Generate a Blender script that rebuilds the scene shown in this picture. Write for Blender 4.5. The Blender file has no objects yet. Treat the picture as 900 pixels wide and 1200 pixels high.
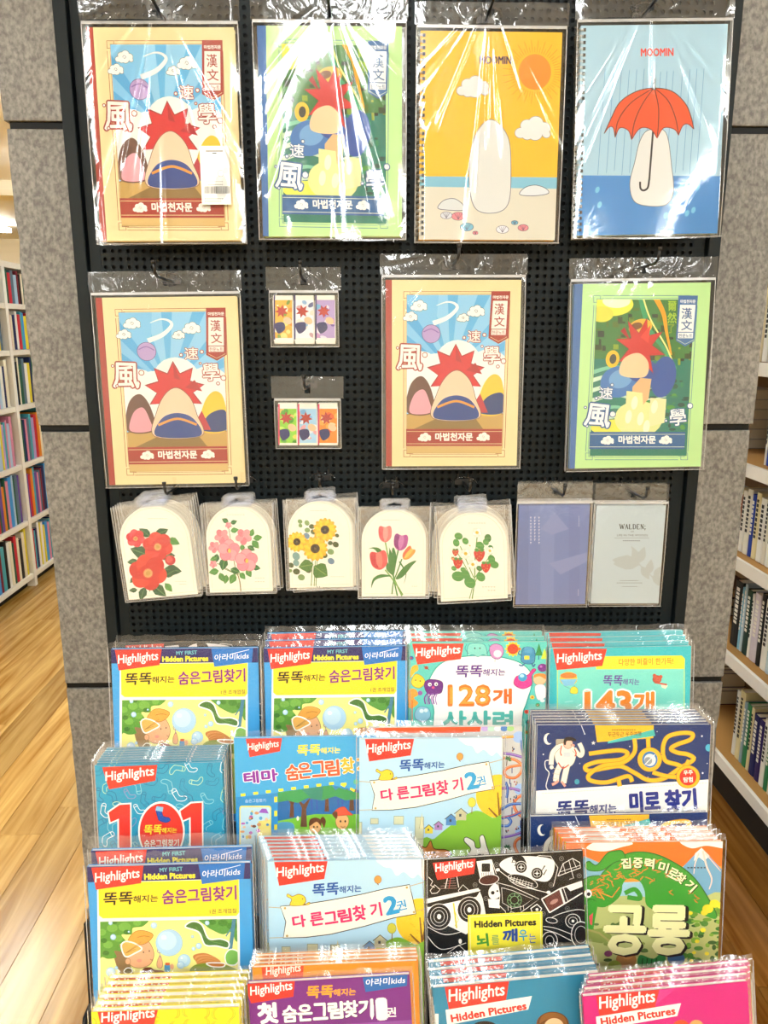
import bpy, bmesh, math, random
import numpy as np
from mathutils import Vector, Matrix
from mathutils.geometry import tessellate_polygon

# ---------------------------------------------------------------- camera, light, exposure
S = bpy.context.scene
COL = S.collection
R_ = math.radians
CAM = Vector((0, 0, 1.40)); FPX = 900.0
yaw, pitch, roll = R_(1.39), R_(13.18), R_(0.04)
fw = Vector((math.sin(yaw)*math.cos(pitch), math.cos(yaw)*math.cos(pitch), -math.sin(pitch)))
rt = Vector((math.cos(yaw), -math.sin(yaw), 0)); up = rt.cross(fw)
rt, up = rt*math.cos(roll)+up*math.sin(roll), -rt*math.sin(roll)+up*math.cos(roll)
cd = bpy.data.cameras.new('camera'); cam = bpy.data.objects.new('camera', cd); COL.objects.link(cam)
cam.matrix_world = Matrix.Translation(CAM) @ Matrix((rt, up, -fw)).transposed().to_4x4()
cd.sensor_fit = 'VERTICAL'; cd.sensor_height = 24.0; cd.lens = 24.0*FPX/1200.0; cd.clip_start = 0.02
S.camera = cam
S.view_settings.view_transform = 'Standard'; S.view_settings.look = 'None'
S.view_settings.gamma = 1; S.view_settings.use_curve_mapping = False
S.view_settings.exposure = 0.98
S.cycles.transparent_max_bounces = 32; S.cycles.max_bounces = 8
S.cycles.caustics_reflective = False; S.cycles.caustics_refractive = False
w = bpy.data.worlds.new('world'); S.world = w; w.use_nodes = True
w.node_tree.nodes['Background'].inputs[0].default_value = (.9, .96, 1, 1)
w.node_tree.nodes['Background'].inputs[1].default_value = 0.15
LAMP = 13.0            # emission of the ceiling panels
CEIL = 2.75
LAMPS = [(x, y) for x in (-7.0, -4.7, -2.3, 0.0, 2.2) for y in (-4.8, -3.4, -2.0, -0.7, 4.0, 7.0, 10.0) if not (x in (0.0, 2.2) and y > 5) and not (x == -7.0 and y < 2)]  # outermost left line is added to brighten the far left wall

def ray(x, y):          # direction through a pixel of the 900x1200 frame
    return fw*FPX + rt*(x-450) + up*(600-y)
def at(x, y, Y):        # world point seen at (x, y) lying at depth Y
    d = ray(x, y); return CAM + d*(Y/d.y)

# ---------------------------------------------------------------- materials
def lin(h):
    if isinstance(h, str):
        h = h.lstrip('#'); c = [int(h[i:i+2], 16)/255 for i in (0, 2, 4)]
    else: c = list(h)
    return tuple((v/12.92 if v <= .04045 else ((v+.055)/1.055)**2.4) for v in c)+(1.0,)
MATS = {}
def newmat(name):
    m = bpy.data.materials.new(name); m.use_nodes = True; MATS[name] = m
    nt = m.node_tree; return m, nt, nt.nodes['Principled BSDF']
def paint(name, rough=.5, metal=0.0, spec=.5, coat=0.0, grain=0.0):
    """takes its flat colour from the mesh attribute 'col'; a faint procedural grain varies it"""
    m, nt, b = newmat(name)
    a = nt.nodes.new('ShaderNodeAttribute'); a.attribute_name = 'col'
    src = a.outputs['Color']
    if grain:
        t = nt.nodes.new('ShaderNodeTexNoise'); t.inputs['Scale'].default_value = 120; t.inputs['Detail'].default_value = 3
        mr = nt.nodes.new('ShaderNodeMapRange'); mr.inputs[3].default_value = 1-grain; mr.inputs[4].default_value = 1+grain*.4
        nt.links.new(t.outputs[0], mr.inputs[0])
        mx = nt.nodes.new('ShaderNodeVectorMath'); mx.operation = 'SCALE'
        nt.links.new(src, mx.inputs[0]); nt.links.new(mr.outputs[0], mx.inputs['Scale']); src = mx.outputs[0]
    nt.links.new(src, b.inputs['Base Color'])
    b.inputs['Roughness'].default_value = rough; b.inputs['Metallic'].default_value = metal
    b.inputs['Specular IOR Level'].default_value = spec; b.inputs['Coat Weight'].default_value = coat
    return m
paint('paper', .5, spec=.2); paint('print', .45, spec=.2); paint('pages', .8, spec=.2, grain=.08)
paint('metal', .3, metal=.9); paint('plastic', .4); paint('blackmetal', .5, spec=.18); paint('bookcloth', .6, spec=.3, grain=.1)
paint('white_laminate', .35, grain=.03)

def film(name, haze, gl, rough=.1, tint=(1, 1, 1, 1), scale=60, bump=.25):
    m, nt, b = newmat(name); nt.nodes.remove(b)
    N = nt.nodes.new; out = nt.nodes['Material Output']
    tr = N('ShaderNodeBsdfTransparent'); tr.inputs[0].default_value = tint
    g = N('ShaderNodeBsdfGlossy'); g.inputs['Roughness'].default_value = rough; g.inputs[0].default_value = (1, 1, 1, 1)
    df = N('ShaderNodeBsdfDiffuse'); df.inputs[0].default_value = (.85, .87, .9, 1)
    tc = N('ShaderNodeTexCoord')
    nz = N('ShaderNodeTexNoise'); nz.inputs['Scale'].default_value = scale; nz.inputs['Detail'].default_value = 2; nz.inputs['Distortion'].default_value = 1.5
    nt.links.new(tc.outputs['Object'], nz.inputs['Vector'])
    bp = N('ShaderNodeBump'); bp.inputs['Strength'].default_value = bump; bp.inputs['Distance'].default_value = .004
    nt.links.new(nz.outputs[0], bp.inputs['Height']); nt.links.new(bp.outputs[0], g.inputs['Normal'])
    fr = N('ShaderNodeFresnel'); fr.inputs[0].default_value = 1.45; nt.links.new(bp.outputs[0], fr.inputs['Normal'])
    mu = N('ShaderNodeMath'); mu.operation = 'MULTIPLY_ADD'; mu.use_clamp = True
    mu.inputs[1].default_value = gl; mu.inputs[2].default_value = .01; nt.links.new(fr.outputs[0], mu.inputs[0])
    m1 = N('ShaderNodeMixShader'); m1.inputs[0].default_value = haze
    nt.links.new(tr.outputs[0], m1.inputs[1]); nt.links.new(df.outputs[0], m1.inputs[2])
    m2 = N('ShaderNodeMixShader'); nt.links.new(mu.outputs[0], m2.inputs[0]); nt.links.new(m1.outputs[0], m2.inputs[1]); nt.links.new(g.outputs[0], m2.inputs[2])
    nt.links.new(m2.outputs[0], out.inputs[0])
    return m
film('film_clear', .004, 1.3, .06, bump=.05, scale=30)
film('film_book', .006, .6, .12, bump=.2, scale=90)
film('film_header', .03, 1.2, .09, bump=.25, scale=45)  # raised haze puts the grey of the reflected ceiling into the film
film('film_edge', .3, 1.5, .2)
film('film_card', .04, .8, .16, bump=.3)
film('film_tab', .12, 1.2, .12, tint=(.86, .9, 1, 1), bump=.1)

def mat_stone():
    m, nt, b = newmat('stone'); N = nt.nodes.new; L = nt.links.new
    tc = N('ShaderNodeTexCoord'); mp = N('ShaderNodeMapping'); mp.inputs['Scale'].default_value = (1, 1, .75); L(tc.outputs['Object'], mp.inputs[0])
    n1 = N('ShaderNodeTexNoise'); n1.inputs['Scale'].default_value = 175; n1.inputs['Detail'].default_value = 5; n1.inputs['Roughness'].default_value = .6; n1.inputs['Distortion'].default_value = .15
    n2 = N('ShaderNodeTexNoise'); n2.inputs['Scale'].default_value = 9; n2.inputs['Detail'].default_value = 3
    n3 = N('ShaderNodeTexVoronoi'); n3.inputs['Scale'].default_value = 160; n3.inputs['Randomness'].default_value = 1
    for n in (n1, n2, n3): L(mp.outputs[0], n.inputs['Vector'])
    r = N('ShaderNodeValToRGB'); e = r.color_ramp.elements; e[0].position = .36; e[0].color = lin('#514f4b'); e[1].position = .66; e[1].color = lin('#7c7973')
    L(n1.outputs[0], r.inputs[0])
    mr = N('ShaderNodeMapRange'); mr.inputs[1].default_value = .3; mr.inputs[2].default_value = .7; mr.inputs[3].default_value = .88; mr.inputs[4].default_value = 1.08; L(n2.outputs[0], mr.inputs[0])
    mx = N('ShaderNodeVectorMath'); mx.operation = 'SCALE'; L(r.outputs[0], mx.inputs[0]); L(mr.outputs[0], mx.inputs['Scale'])
    # mica flecks
    lt = N('ShaderNodeMath'); lt.operation = 'LESS_THAN'; lt.inputs[1].default_value = .035; L(n3.outputs['Distance'], lt.inputs[0])
    wn = N('ShaderNodeSeparateColor'); L(n3.outputs['Color'], wn.inputs[0])
    gt = N('ShaderNodeMath'); gt.operation = 'GREATER_THAN'; gt.inputs[1].default_value = .93; L(wn.outputs[0], gt.inputs[0])
    ml = N('ShaderNodeMath'); ml.operation = 'MULTIPLY'; L(lt.outputs[0], ml.inputs[0]); L(gt.outputs[0], ml.inputs[1])
    mc = N('ShaderNodeMix'); mc.data_type = 'RGBA'; L(ml.outputs[0], mc.inputs[0]); L(mx.outputs[0], mc.inputs[6]); mc.inputs[7].default_value = lin('#e8e6e0')
    L(mc.outputs[2], b.inputs['Base Color']); b.inputs['Roughness'].default_value = .5
    bp = N('ShaderNodeBump'); bp.inputs['Strength'].default_value = .25; bp.inputs['Distance'].default_value = .002; L(n1.outputs[0], bp.inputs['Height']); L(bp.outputs[0], b.inputs['Normal'])
    return m
mat_stone()
def mat_wood():
    m, nt, b = newmat('wood_floor'); N = nt.nodes.new; L = nt.links.new
    tc = N('ShaderNodeTexCoord'); oi = N('ShaderNodeObjectInfo'); a = N('ShaderNodeAttribute'); a.attribute_name = 'col'
    ad = N('ShaderNodeVectorMath'); ad.operation = 'ADD'; L(tc.outputs['Object'], ad.inputs[0])
    rn = N('ShaderNodeVectorMath'); rn.operation = 'SCALE'; rn.inputs[0].default_value = (3.1, 7.7, 0); L(oi.outputs['Random'], rn.inputs['Scale']); L(rn.outputs[0], ad.inputs[1])
    mp = N('ShaderNodeMapping'); mp.inputs['Scale'].default_value = (26, 1.6, 1); L(ad.outputs[0], mp.inputs[0])
    n = N('ShaderNodeTexNoise'); n.inputs['Scale'].default_value = 1.0; n.inputs['Detail'].default_value = 4; n.inputs['Distortion'].default_value = 1.2; L(mp.outputs[0], n.inputs['Vector'])
    r = N('ShaderNodeValToRGB'); e = r.color_ramp.elements; e[0].position = .3; e[0].color = lin('#a8782f'); e[1].position = .7; e[1].color = lin('#e2b96e')
    L(n.outputs[0], r.inputs[0])
    mr = N('ShaderNodeMapRange'); mr.inputs[3].default_value = .72; mr.inputs[4].default_value = 1.12; L(oi.outputs['Random'], mr.inputs[0])
    mx = N('ShaderNodeVectorMath'); mx.operation = 'SCALE'; L(r.outputs[0], mx.inputs[0]); L(mr.outputs[0], mx.inputs['Scale'])
    mm = N('ShaderNodeVectorMath'); mm.operation = 'MULTIPLY'; L(mx.outputs[0], mm.inputs[0]); L(a.outputs['Color'], mm.inputs[1])
    L(mm.outputs[0], b.inputs['Base Color']); b.inputs['Roughness'].default_value = .22; b.inputs['Specular IOR Level'].default_value = .5
    bp = N('ShaderNodeBump'); bp.inputs['Strength'].default_value = .08; bp.inputs['Distance'].default_value = .001; L(n.outputs[0], bp.inputs['Height']); L(bp.outputs[0], b.inputs['Normal'])
mat_wood()
def mat_plain(name, hexc, rough=.8, nscale=8, amt=.06):
    m, nt, b = newmat(name); N = nt.nodes.new; L = nt.links.new
    n = N('ShaderNodeTexNoise'); n.inputs['Scale'].default_value = nscale
    mr = N('ShaderNodeMapRange'); mr.inputs[3].default_value = 1-amt; mr.inputs[4].default_value = 1+amt; L(n.outputs[0], mr.inputs[0])
    mx = N('ShaderNodeVectorMath'); mx.operation = 'SCALE'; mx.inputs[0].default_value = lin(hexc)[:3]; L(mr.outputs[0], mx.inputs['Scale'])
    L(mx.outputs[0], b.inputs['Base Color']); b.inputs['Roughness'].default_value = rough
mat_plain('wall_paint', '#f2ead4'); mat_plain('ceiling_paint', '#f4f0e4'); mat_plain('dark_core', '#0b0d0e', .6); mat_plain('screed', '#3a2a18')
m, nt, b = newmat('lamp'); b.inputs['Base Color'].default_value = (.9, .9, .9, 1); b.inputs['Emission Color'].default_value = (.91, .975, 1, 1); b.inputs['Emission Strength'].default_value = LAMP

# ---------------------------------------------------------------- mesh helpers
class MB:
    def __init__(s): s.v = []; s.f = []; s.c = []; s.sm = False
    def add(s, vs, fs, col='#ffffff'):
        o = len(s.v); c = lin(col); s.v += [tuple(p) for p in vs]
        for f in fs: s.f.append(tuple(i+o for i in f)); s.c.append(c)
        return s
    def box(s, x0, x1, y0, y1, z0, z1, col='#ffffff'):
        return s.add([(x0,y0,z0),(x1,y0,z0),(x1,y1,z0),(x0,y1,z0),(x0,y0,z1),(x1,y0,z1),(x1,y1,z1),(x0,y1,z1)],
              [(0,3,2,1),(4,5,6,7),(0,1,5,4),(1,2,6,5),(2,3,7,6),(3,0,4,7)], col)
    def prism(s, pts, y0, y1, col='#ffffff'):       # pts in x,z; extruded along y
        n = len(pts); s.add([(x,y0,z) for x,z in pts]+[(x,y1,z) for x,z in pts],
              [tuple(range(n)), tuple(range(2*n-1, n-1, -1))]+[(i, i+n, (i+1)%n+n, (i+1)%n) for i in range(n)], col); return s
    def tube(s, pts, r, col='#111111', n=8, closed=False):
        pts = [Vector(p) for p in pts]; k = len(pts); vs = []; prev = None
        for i, p in enumerate(pts):
            if closed: d = pts[(i+1) % k]-pts[i-1]
            else: d = pts[min(i+1, k-1)]-pts[max(i-1, 0)]
            d.normalize()
            a = (prev - d*prev.dot(d)) if prev else d.orthogonal()
            a.normalize(); prev = a; b = d.cross(a)
            for j in range(n):
                t = 2*math.pi*j/n; vs.append(p + (a*math.cos(t)+b*math.sin(t))*r)
        fs = []
        for i in range(k if closed else k-1):
            for j in range(n): fs.append((i*n+j, i*n+(j+1)%n, ((i+1)%k)*n+(j+1)%n, ((i+1)%k)*n+j))
        if not closed: fs += [tuple(range(n-1, -1, -1)), tuple((k-1)*n+j for j in range(n))]
        return s.add(vs, fs, col)
    def mesh(s, name, mat, smooth=False):
        me = bpy.data.meshes.new(name); me.from_pydata(s.v, [], s.f); me.materials.append(MATS[mat])
        ca = me.color_attributes.new('col', 'FLOAT_COLOR', 'CORNER')
        arr = np.repeat(np.array(s.c, dtype=np.float32), [len(f) for f in s.f], axis=0)
        ca.data.foreach_set('color', arr.ravel())
        if smooth: me.polygons.foreach_set('use_smooth', [True]*len(me.polygons))
        me.update(); return me
    def obj(s, name, mat, parent=None, smooth=False, bevel=0):
        return ob(name, s.mesh(name, mat, smooth), parent, bevel)
def ob(name, data, parent=None, bevel=0):
    o = bpy.data.objects.new(name, data); COL.objects.link(o)
    if parent: o.parent = parent
    if bevel:
        md = o.modifiers.new('bevel', 'BEVEL'); md.width = bevel; md.segments = 2; md.limit_method = 'ANGLE'
    return o
def thing(name, label, cat, M=None, group=None):
    o = bpy.data.objects.new(name, None); o.empty_display_size = .02; COL.objects.link(o)
    if M is not None: o.matrix_world = M
    return tag(o, label, cat, group)
def tag(o, label, cat, group=None):
    o['label'] = label; o['category'] = cat
    if group: o['group'] = group
    return o
def struct(o, label=None):
    o['kind'] = 'structure'
    if label: o['label'] = label; o['category'] = 'structure'
    return o
def frame(TL, TR, lean, H):
    """pose of a flat item from its two upper corners: x across, z up along the item, y away from the viewer; origin = bottom centre"""
    x = (TR-TL).normalized(); z = Vector((0, math.sin(lean), math.cos(lean))); z = (z - x*z.dot(x)).normalized(); y = z.cross(x)
    M = Matrix((x, y, z)).transposed().to_4x4(); M.translation = (TL+TR)/2 - z*H
    return M, (TR-TL).length

# ---------------------------------------------------------------- printed artwork (flat ink shapes laid on a cover)
_gl = {}
def glyphs(txt, off=0.0):
    k = (txt, round(off, 4))
    if k not in _gl:
        cu = bpy.data.curves.new('t', 'FONT'); cu.body = txt; cu.size = 1; cu.resolution_u = 2; cu.offset = off; cu.fill_mode = 'FRONT'
        o = bpy.data.objects.new('t', cu); me = o.to_mesh(); me.calc_loop_triangles()
        V = np.array([(v.co.x, v.co.y) for v in me.vertices]) if len(me.vertices) else np.zeros((0, 2))
        T = [V[list(t.vertices)] for t in me.loop_triangles]
        bb = (V.min(0), V.max(0)) if len(V) else (np.zeros(2), np.ones(2))
        o.to_mesh_clear(); bpy.data.objects.remove(o); bpy.data.curves.remove(cu)
        _gl[k] = (T, bb)
    return _gl[k]
def clip_poly(P, C):
    for i in range(len(C)):
        a, b = C[i], C[(i+1) % len(C)]; out = []
        ex, ey = b[0]-a[0], b[1]-a[1]
        for j in range(len(P)):
            p, q = P[j-1], P[j]
            dp = ex*(p[1]-a[1])-ey*(p[0]-a[0]); dq = ex*(q[1]-a[1])-ey*(q[0]-a[0])
            if (dp >= 0) != (dq >= 0):
                t = dp/(dp-dq); out.append((p[0]+(q[0]-p[0])*t, p[1]+(q[1]-p[1])*t))
            if dq >= 0: out.append(q)
        P = out
        if len(P) < 3: return []
    return P
def smooth(pts, closed=False, k=6):
    n = len(pts); out = []
    for i in range(n if closed else n-1):
        g = (lambda j: pts[j % n]) if closed else (lambda j: pts[min(max(j, 0), n-1)])
        p0, p1, p2, p3 = g(i-1), g(i), g(i+1), g(i+2)
        for s in range(k):
            t = s/k
            out.append(tuple(.5*((2*p1[d])+(-p0[d]+p2[d])*t+(2*p0[d]-5*p1[d]+4*p2[d]-p3[d])*t*t+(-p0[d]+3*p1[d]-3*p2[d]+p3[d])*t**3) for d in (0, 1)))
    if not closed: out.append(tuple(pts[-1]))
    return out
class Cv:
    """coordinates are read off an enlargement of the cover (origin ox, oy and enlargement s) and projected on the item's front plane"""
    STEP = 4e-6
    def __init__(c, M, W, H, ox, oy, s, base=None, x0=None, x1=None):
        c.Mi = M.inverted(); c.n = M.to_3x3() @ Vector((0, 1, 0)); c.p0 = M.translation
        c.o = (ox, oy, s); c.W = W; c.H = H; c.mb = MB(); c.lay = 1
        c.full = [(-W/2, 0), (W/2, 0), (W/2, H), (-W/2, H)]; c.clip = None
        if base: c.fill(base)
    def L(c, p):
        d = ray(c.o[0]+p[0]/c.o[2], c.o[1]+p[1]/c.o[2]); t = (c.p0-CAM).dot(c.n)/d.dot(c.n)
        q = c.Mi @ (CAM+d*t); return (q.x, q.z)
    def setclip(c, pts=None):
        if pts is None: c.clip = None; return
        q = [c.L(p) for p in pts]
        a = sum(q[i-1][0]*q[i][1]-q[i][0]*q[i-1][1] for i in range(len(q)))
        c.clip = q if a > 0 else q[::-1]
    def emit(c, tris, col):
        y = -c.lay*c.STEP-.0001
        vs = []; fs = []
        for T in tris:
            P = clip_poly([tuple(p) for p in T], c.full)
            if P and c.clip: P = clip_poly(P, c.clip)
            if len(P) < 3: continue
            a = sum(P[i-1][0]*P[i][1]-P[i][0]*P[i-1][1] for i in range(len(P)))
            if abs(a) < 1e-12: continue
            if a < 0: P = P[::-1]
            o = len(vs); vs += [(p[0], y, p[1]) for p in P]; fs.append(tuple(range(o, o+len(P))))
        if fs: c.mb.add(vs, fs, col)
        c.lay += 1
    def fill(c, col): c.emit([c.full], col)
    def _poly(c, loc, col):
        if len(loc) < 3: return
        t = tessellate_polygon([[Vector((p[0], p[1], 0)) for p in loc]])
        c.emit([[loc[i] for i in f] for f in t], col)
    def poly(c, pts, col): c._poly([c.L(p) for p in pts], col)
    def rect(c, x0, y0, x1, y1, col, r=0):
        if r:
            pts = []
            for cx, cy, a0 in ((x1-r, y0+r, -90), (x1-r, y1-r, 0), (x0+r, y1-r, 90), (x0+r, y0+r, 180)):
                pts += [(cx+r*math.cos(R_(a0+t)), cy+r*math.sin(R_(a0+t))) for t in (0, 22, 45, 68, 90)]
            c.poly(pts, col)
        else: c.poly([(x0, y0), (x1, y0), (x1, y1), (x0, y1)], col)
    def ell(c, cx, cy, rx, ry, col, rot=0, n=0, ol=None):
        n = n or (12 if max(rx, ry) < 25 else 24); ca, sa = math.cos(R_(rot)), math.sin(R_(rot))
        g = lambda k: [(cx+(rx+k)*math.cos(t)*ca-(ry+k)*math.sin(t)*sa, cy+(rx+k)*math.cos(t)*sa+(ry+k)*math.sin(t)*ca) for t in [2*math.pi*i/n for i in range(n)]]
        if ol: c.poly(g(ol[1]), ol[0])
        if col: c.poly(g(0), col)
    def blob(c, pts, col, ol=None):
        q = smooth(pts, True)
        if col: c.poly(q, col)
        if ol: c.line(q, ol[1], ol[0], True)
    def line(c, pts, wd, col, closed=False, w1=None):
        n = len(pts); tr = []; m = n if closed else n-1; L = []; R = []
        for i in range(n):
            a = pts[i-1] if (closed or i) else pts[i]; b = pts[(i+1) % n] if (closed or i < n-1) else pts[i]
            dx, dy = b[0]-a[0], b[1]-a[1]; l = math.hypot(dx, dy) or 1
            h = wd/2 if w1 is None else (wd+(w1-wd)*i/max(1, n-1))/2
            L.append(c.L((pts[i][0]-dy/l*h, pts[i][1]+dx/l*h))); R.append(c.L((pts[i][0]+dy/l*h, pts[i][1]-dx/l*h)))
        for i in range(m):
            j = (i+1) % n; tr += [[L[i], L[j], R[j]], [L[i], R[j], R[i]]]
        c.emit(tr, col)
    def seg(c, x0, y0, x1, y1, wd, col): c.line([(x0, y0), (x1, y1)], wd, col)
    def box(c, x0, y0, x1, y1, wd, col):
        for a in ((x0, y0, x1, y0), (x1, y0, x1, y1), (x1, y1, x0, y1), (x0, y1, x0, y0)):
            dx = wd/2 if a[0] != a[2] else 0; dy = wd/2 if a[1] != a[3] else 0
            sx = 1 if a[2] >= a[0] else -1; sy = 1 if a[3] >= a[1] else -1
            c.seg(a[0]-dx*sx, a[1]-dy*sy, a[2]+dx*sx, a[3]+dy*sy, wd, col)
    def curve(c, pts, wd, col, w1=None): c.line(smooth(pts), wd, col, False, w1)
    def text(c, txt, xl, yl, xr, yr, h, col, bold=.015, shear=0.0, ol=None, arch=0):
        """left and right ends of the baseline, height of the tallest letter"""
        base = glyphs(txt)[1]; (bx0, by0), (bx1, by1) = base
        ux, uy = xr-xl, yr-yl; l = math.hypot(ux, uy); nx, ny = uy/l, -ux/l
        O = np.array(c.L((xl, yl))); A = np.array(c.L((xr, yr)))-O
        B = np.array(c.L((xl+nx*h+ux/l*shear*h, yl+ny*h+uy/l*shear*h)))-O
        T = np.array(glyphs(txt)[0])
        em = np.linalg.norm(A)/(bx1-bx0)          # size of one em on the cover
        base_t = O + ((T[..., 0]-bx0)/(bx1-bx0))[..., None]*A + ((T[..., 1]-by0)/(by1-by0))[..., None]*B
        def run(off, colr):
            # weight is gained by overprinting the word a hair to each side
            off *= 1.0; k = 0 if off <= 0.003 else (6 if off < .05 else 10)
            sh = [(0, 0)]+[(off*em*math.cos(2*math.pi*i/k+.26), off*em*math.sin(2*math.pi*i/k+.26)) for i in range(k)]
            P = np.concatenate([base_t+np.array(s) for s in sh]); dep = np.repeat(np.arange(len(sh)), len(base_t))*.5
            cl = [c.full]+([c.clip] if c.clip else [])
            ok = np.ones(len(P), bool)
            for C in cl:
                for i in range(len(C)):
                    a, b = C[i], C[(i+1) % len(C)]
                    ok &= (((b[0]-a[0])*(P[..., 1]-a[1])-(b[1]-a[1])*(P[..., 0]-a[0])) >= 0).all(1)
            bad = P[~ok]; l0 = c.lay
            for dd in sorted(set(dep[~ok])): c.lay = l0+dd; c.emit(P[(~ok) & (dep == dd)], colr)
            c.lay = l0; Q = P[ok]; dq = dep[ok]
            if len(Q):
                ar = (Q[:, 1, 0]-Q[:, 0, 0])*(Q[:, 2, 1]-Q[:, 0, 1])-(Q[:, 1, 1]-Q[:, 0, 1])*(Q[:, 2, 0]-Q[:, 0, 0])
                Q = np.where((ar < 0)[:, None, None], Q[:, ::-1], Q); n = len(Q); y = -c.lay*c.STEP-.0001
                V = np.stack([Q[..., 0].ravel(), np.repeat(y-dq*c.STEP, 3), Q[..., 1].ravel()], 1).tolist()
                c.mb.add(V, np.arange(n*3).reshape(n, 3).tolist(), colr)
            c.lay = l0+1+len(sh)*.5
        if ol: run(bold+ol[1], ol[0])
        run(bold, col)
    def obj(c, parent, name='cover_print'):
        if c.lay > 200: print('LAYERS', c.lay)
        return c.mb.obj(name, 'print', parent)

# ---------------------------------------------------------------- the setting
def make_room():
    rng = random.Random(4)
    fl = ob('floor', MB().box(-9, 5, -6, 15, -.06, -.012, '#ffffff').mesh('floor', 'screed')); struct(fl)
    cl = ob('ceiling', MB().box(-9, 5, -6, 15, CEIL, CEIL+.1).mesh('ceiling', 'ceiling_paint')); struct(cl)
    for nm, b in (('wall_left', (-9.1, -9, -6, 15)), ('wall_right', (5, 5.1, -6, 15)), ('wall_back', (-9.1, 5.1, 15, 15.1)), ('wall_front', (-9.1, 5.1, -6.1, -6))):
        struct(ob(nm, MB().box(*b, -.06, CEIL+.1).mesh(nm, 'wall_paint')))
    # ceiling drops seen above the left bookcase
    struct(ob('trim_1', MB().box(-9, -1.2, 7.6, 7.9, 2.62, CEIL).mesh('trim_1', 'wall_paint')))
    struct(ob('trim_2', MB().box(-9, -1.2, 12.2, 12.5, 2.35, CEIL).mesh('trim_2', 'wall_paint')))
    # laminate boards: near ones singly
    PW, PL = .124, 1.25
    cols = {'l': [-2.42+PW*i for i in range(18)], 'r': [.36+PW*i for i in range(9)]}
    me = {}
    for side, tint in (('l', '#ffffff'), ('r', '#b59a78')):  # shade of the right aisle is put into its boards' darker tint
        b = MB().box(0, PW-.0016, 0, PL-.002, -.012, 0, tint); me[side] = b.mesh('floor_plank', 'wood_floor')
    for side in 'lr':
        for i, x in enumerate(cols[side]):
            off = rng.random()*PL
            y = -.2-off
            while y < (6.2 if side == 'l' else 3.6):
                if y+PL > .3:
                    o = ob('floor_plank', me[side], fl); o.location = (x, y, 0)
                y += PL
    mb = MB()
    for k in range(-76, 42):
        x = k*PW
        for (ya, yb) in ((-6, .25), (6.2, 15)):
            mb.box(x, x+PW-.002, ya, yb, -.012, -.0005, '#ffffff')
    f2 = mb.obj('floor_plank', 'wood_floor', fl); f2['kind'] = 'stuff'
    mb = MB()
    for k in range(-76, 42):
        x = k*PW
        if -2.45 < x < -.2 or .3 < x < 1.5: continue
        mb.box(x, x+PW-.002, .25, 6.2, -.012, -.0005, '#ffffff')
    f3 = mb.obj('floor_plank', 'wood_floor', fl); f3['kind'] = 'stuff'
    # column between the aisles, clad with grey speckled stone-look tiles
    XL, XR = -.488, .588; Z0 = .0165; H = .4145
    pil = ob('column', MB().box(XL+.022, XR-.022, 1.175, 1.95, 0, CEIL).mesh('column', 'dark_core')); struct(pil, 'grey speckled column clad in square tiles with black joints'); 
    pil['category'] = 'column'
    def tile(x0, x1, y0, y1, z0, z1, jag=0):
        bm = bmesh.new()
        nz = 14
        r = random.Random(int(z0*1000)+int(x0*100))
        ring = []
        for k in range(nz+1):
            z = z0+(z1-z0)*k/nz; j = r.uniform(-.0012, .0012)*abs(jag)
            if jag and r.random() < .18: j += .0025*(1 if jag > 0 else -1)
            a, b = x0, x1
            if jag > 0: a += abs(j)
            if jag < 0: b -= abs(j)
            ring.append([bm.verts.new(p) for p in ((a, y0, z), (b, y0, z), (b, y1, z), (a, y1, z))])
        for k in range(nz):
            for i in range(4):
                bm.faces.new((ring[k][i], ring[k][(i+1) % 4], ring[k+1][(i+1) % 4], ring[k+1][i]))
        bm.faces.new(ring[0][::-1]); bm.faces.new(ring[-1])
        m = bpy.data.meshes.new('column_tile'); bm.to_mesh(m); bm.free(); m.materials.append(MATS['stone'])
        o = ob('column_tile', m, pil, .0012); return o
    for k in range(0, 7):
        z = Z0+H*k
        for a, b in ((XL+.004, -.4095), (.5095, XR-.004)): MB().box(a, b, 1.155, 1.1745, z-.0049, z+.0049, '#08090a').obj('joint_strip', 'blackmetal', pil)
    zs = [0]+[Z0+H*k for k in range(0, 7)]; dx = {2: .004, 3: -.002, 1: .003}
    for k in range(len(zs)):
        a = zs[k]+(.005 if k else 0); b = (zs[k+1] if k+1 < len(zs) else CEIL)-.005
        if b-a < .02: continue
        e = {0: 0, 1: .001, 2: .004, 3: .004, 4: 0, 5: -.003}.get(k, 0)
        tile(XL+e, -.409, 1.150, 1.175, a, b, 1)
        tile(.509, XR-e*.6, 1.150, 1.175, a, b, -1)
        tile(XL, XL+.022, 1.1755, 1.95, a, b); tile(XR-.022, XR, 1.1755, 1.95, a, b)
    # perforated board with its frame
    pb = thing('pegboard', 'black perforated metal board framed in black between the grey tiled strips', 'board', Matrix.Translation((.05, 1.15, .55)))
    nx, nz, p = 77, 124, .011; X0 = -nx*p/2+.0005; hz = 1.36
    t = [2*math.pi*i/8+math.pi/8 for i in range(8)]
    r = .0031
    hole = np.array([(r*math.cos(a), r*math.sin(a)) for a in t])
    h = p/2
    sq = np.array([(h, h*.41), (h*.41, h), (-h*.41, h), (-h, h*.41), (-h, -h*.41), (-h*.41, -h), (h*.41, -h), (h, -h*.41)])
    cor = np.array([(h, h), (-h, h), (-h, -h), (h, -h)])
    V = []; F = []
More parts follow.
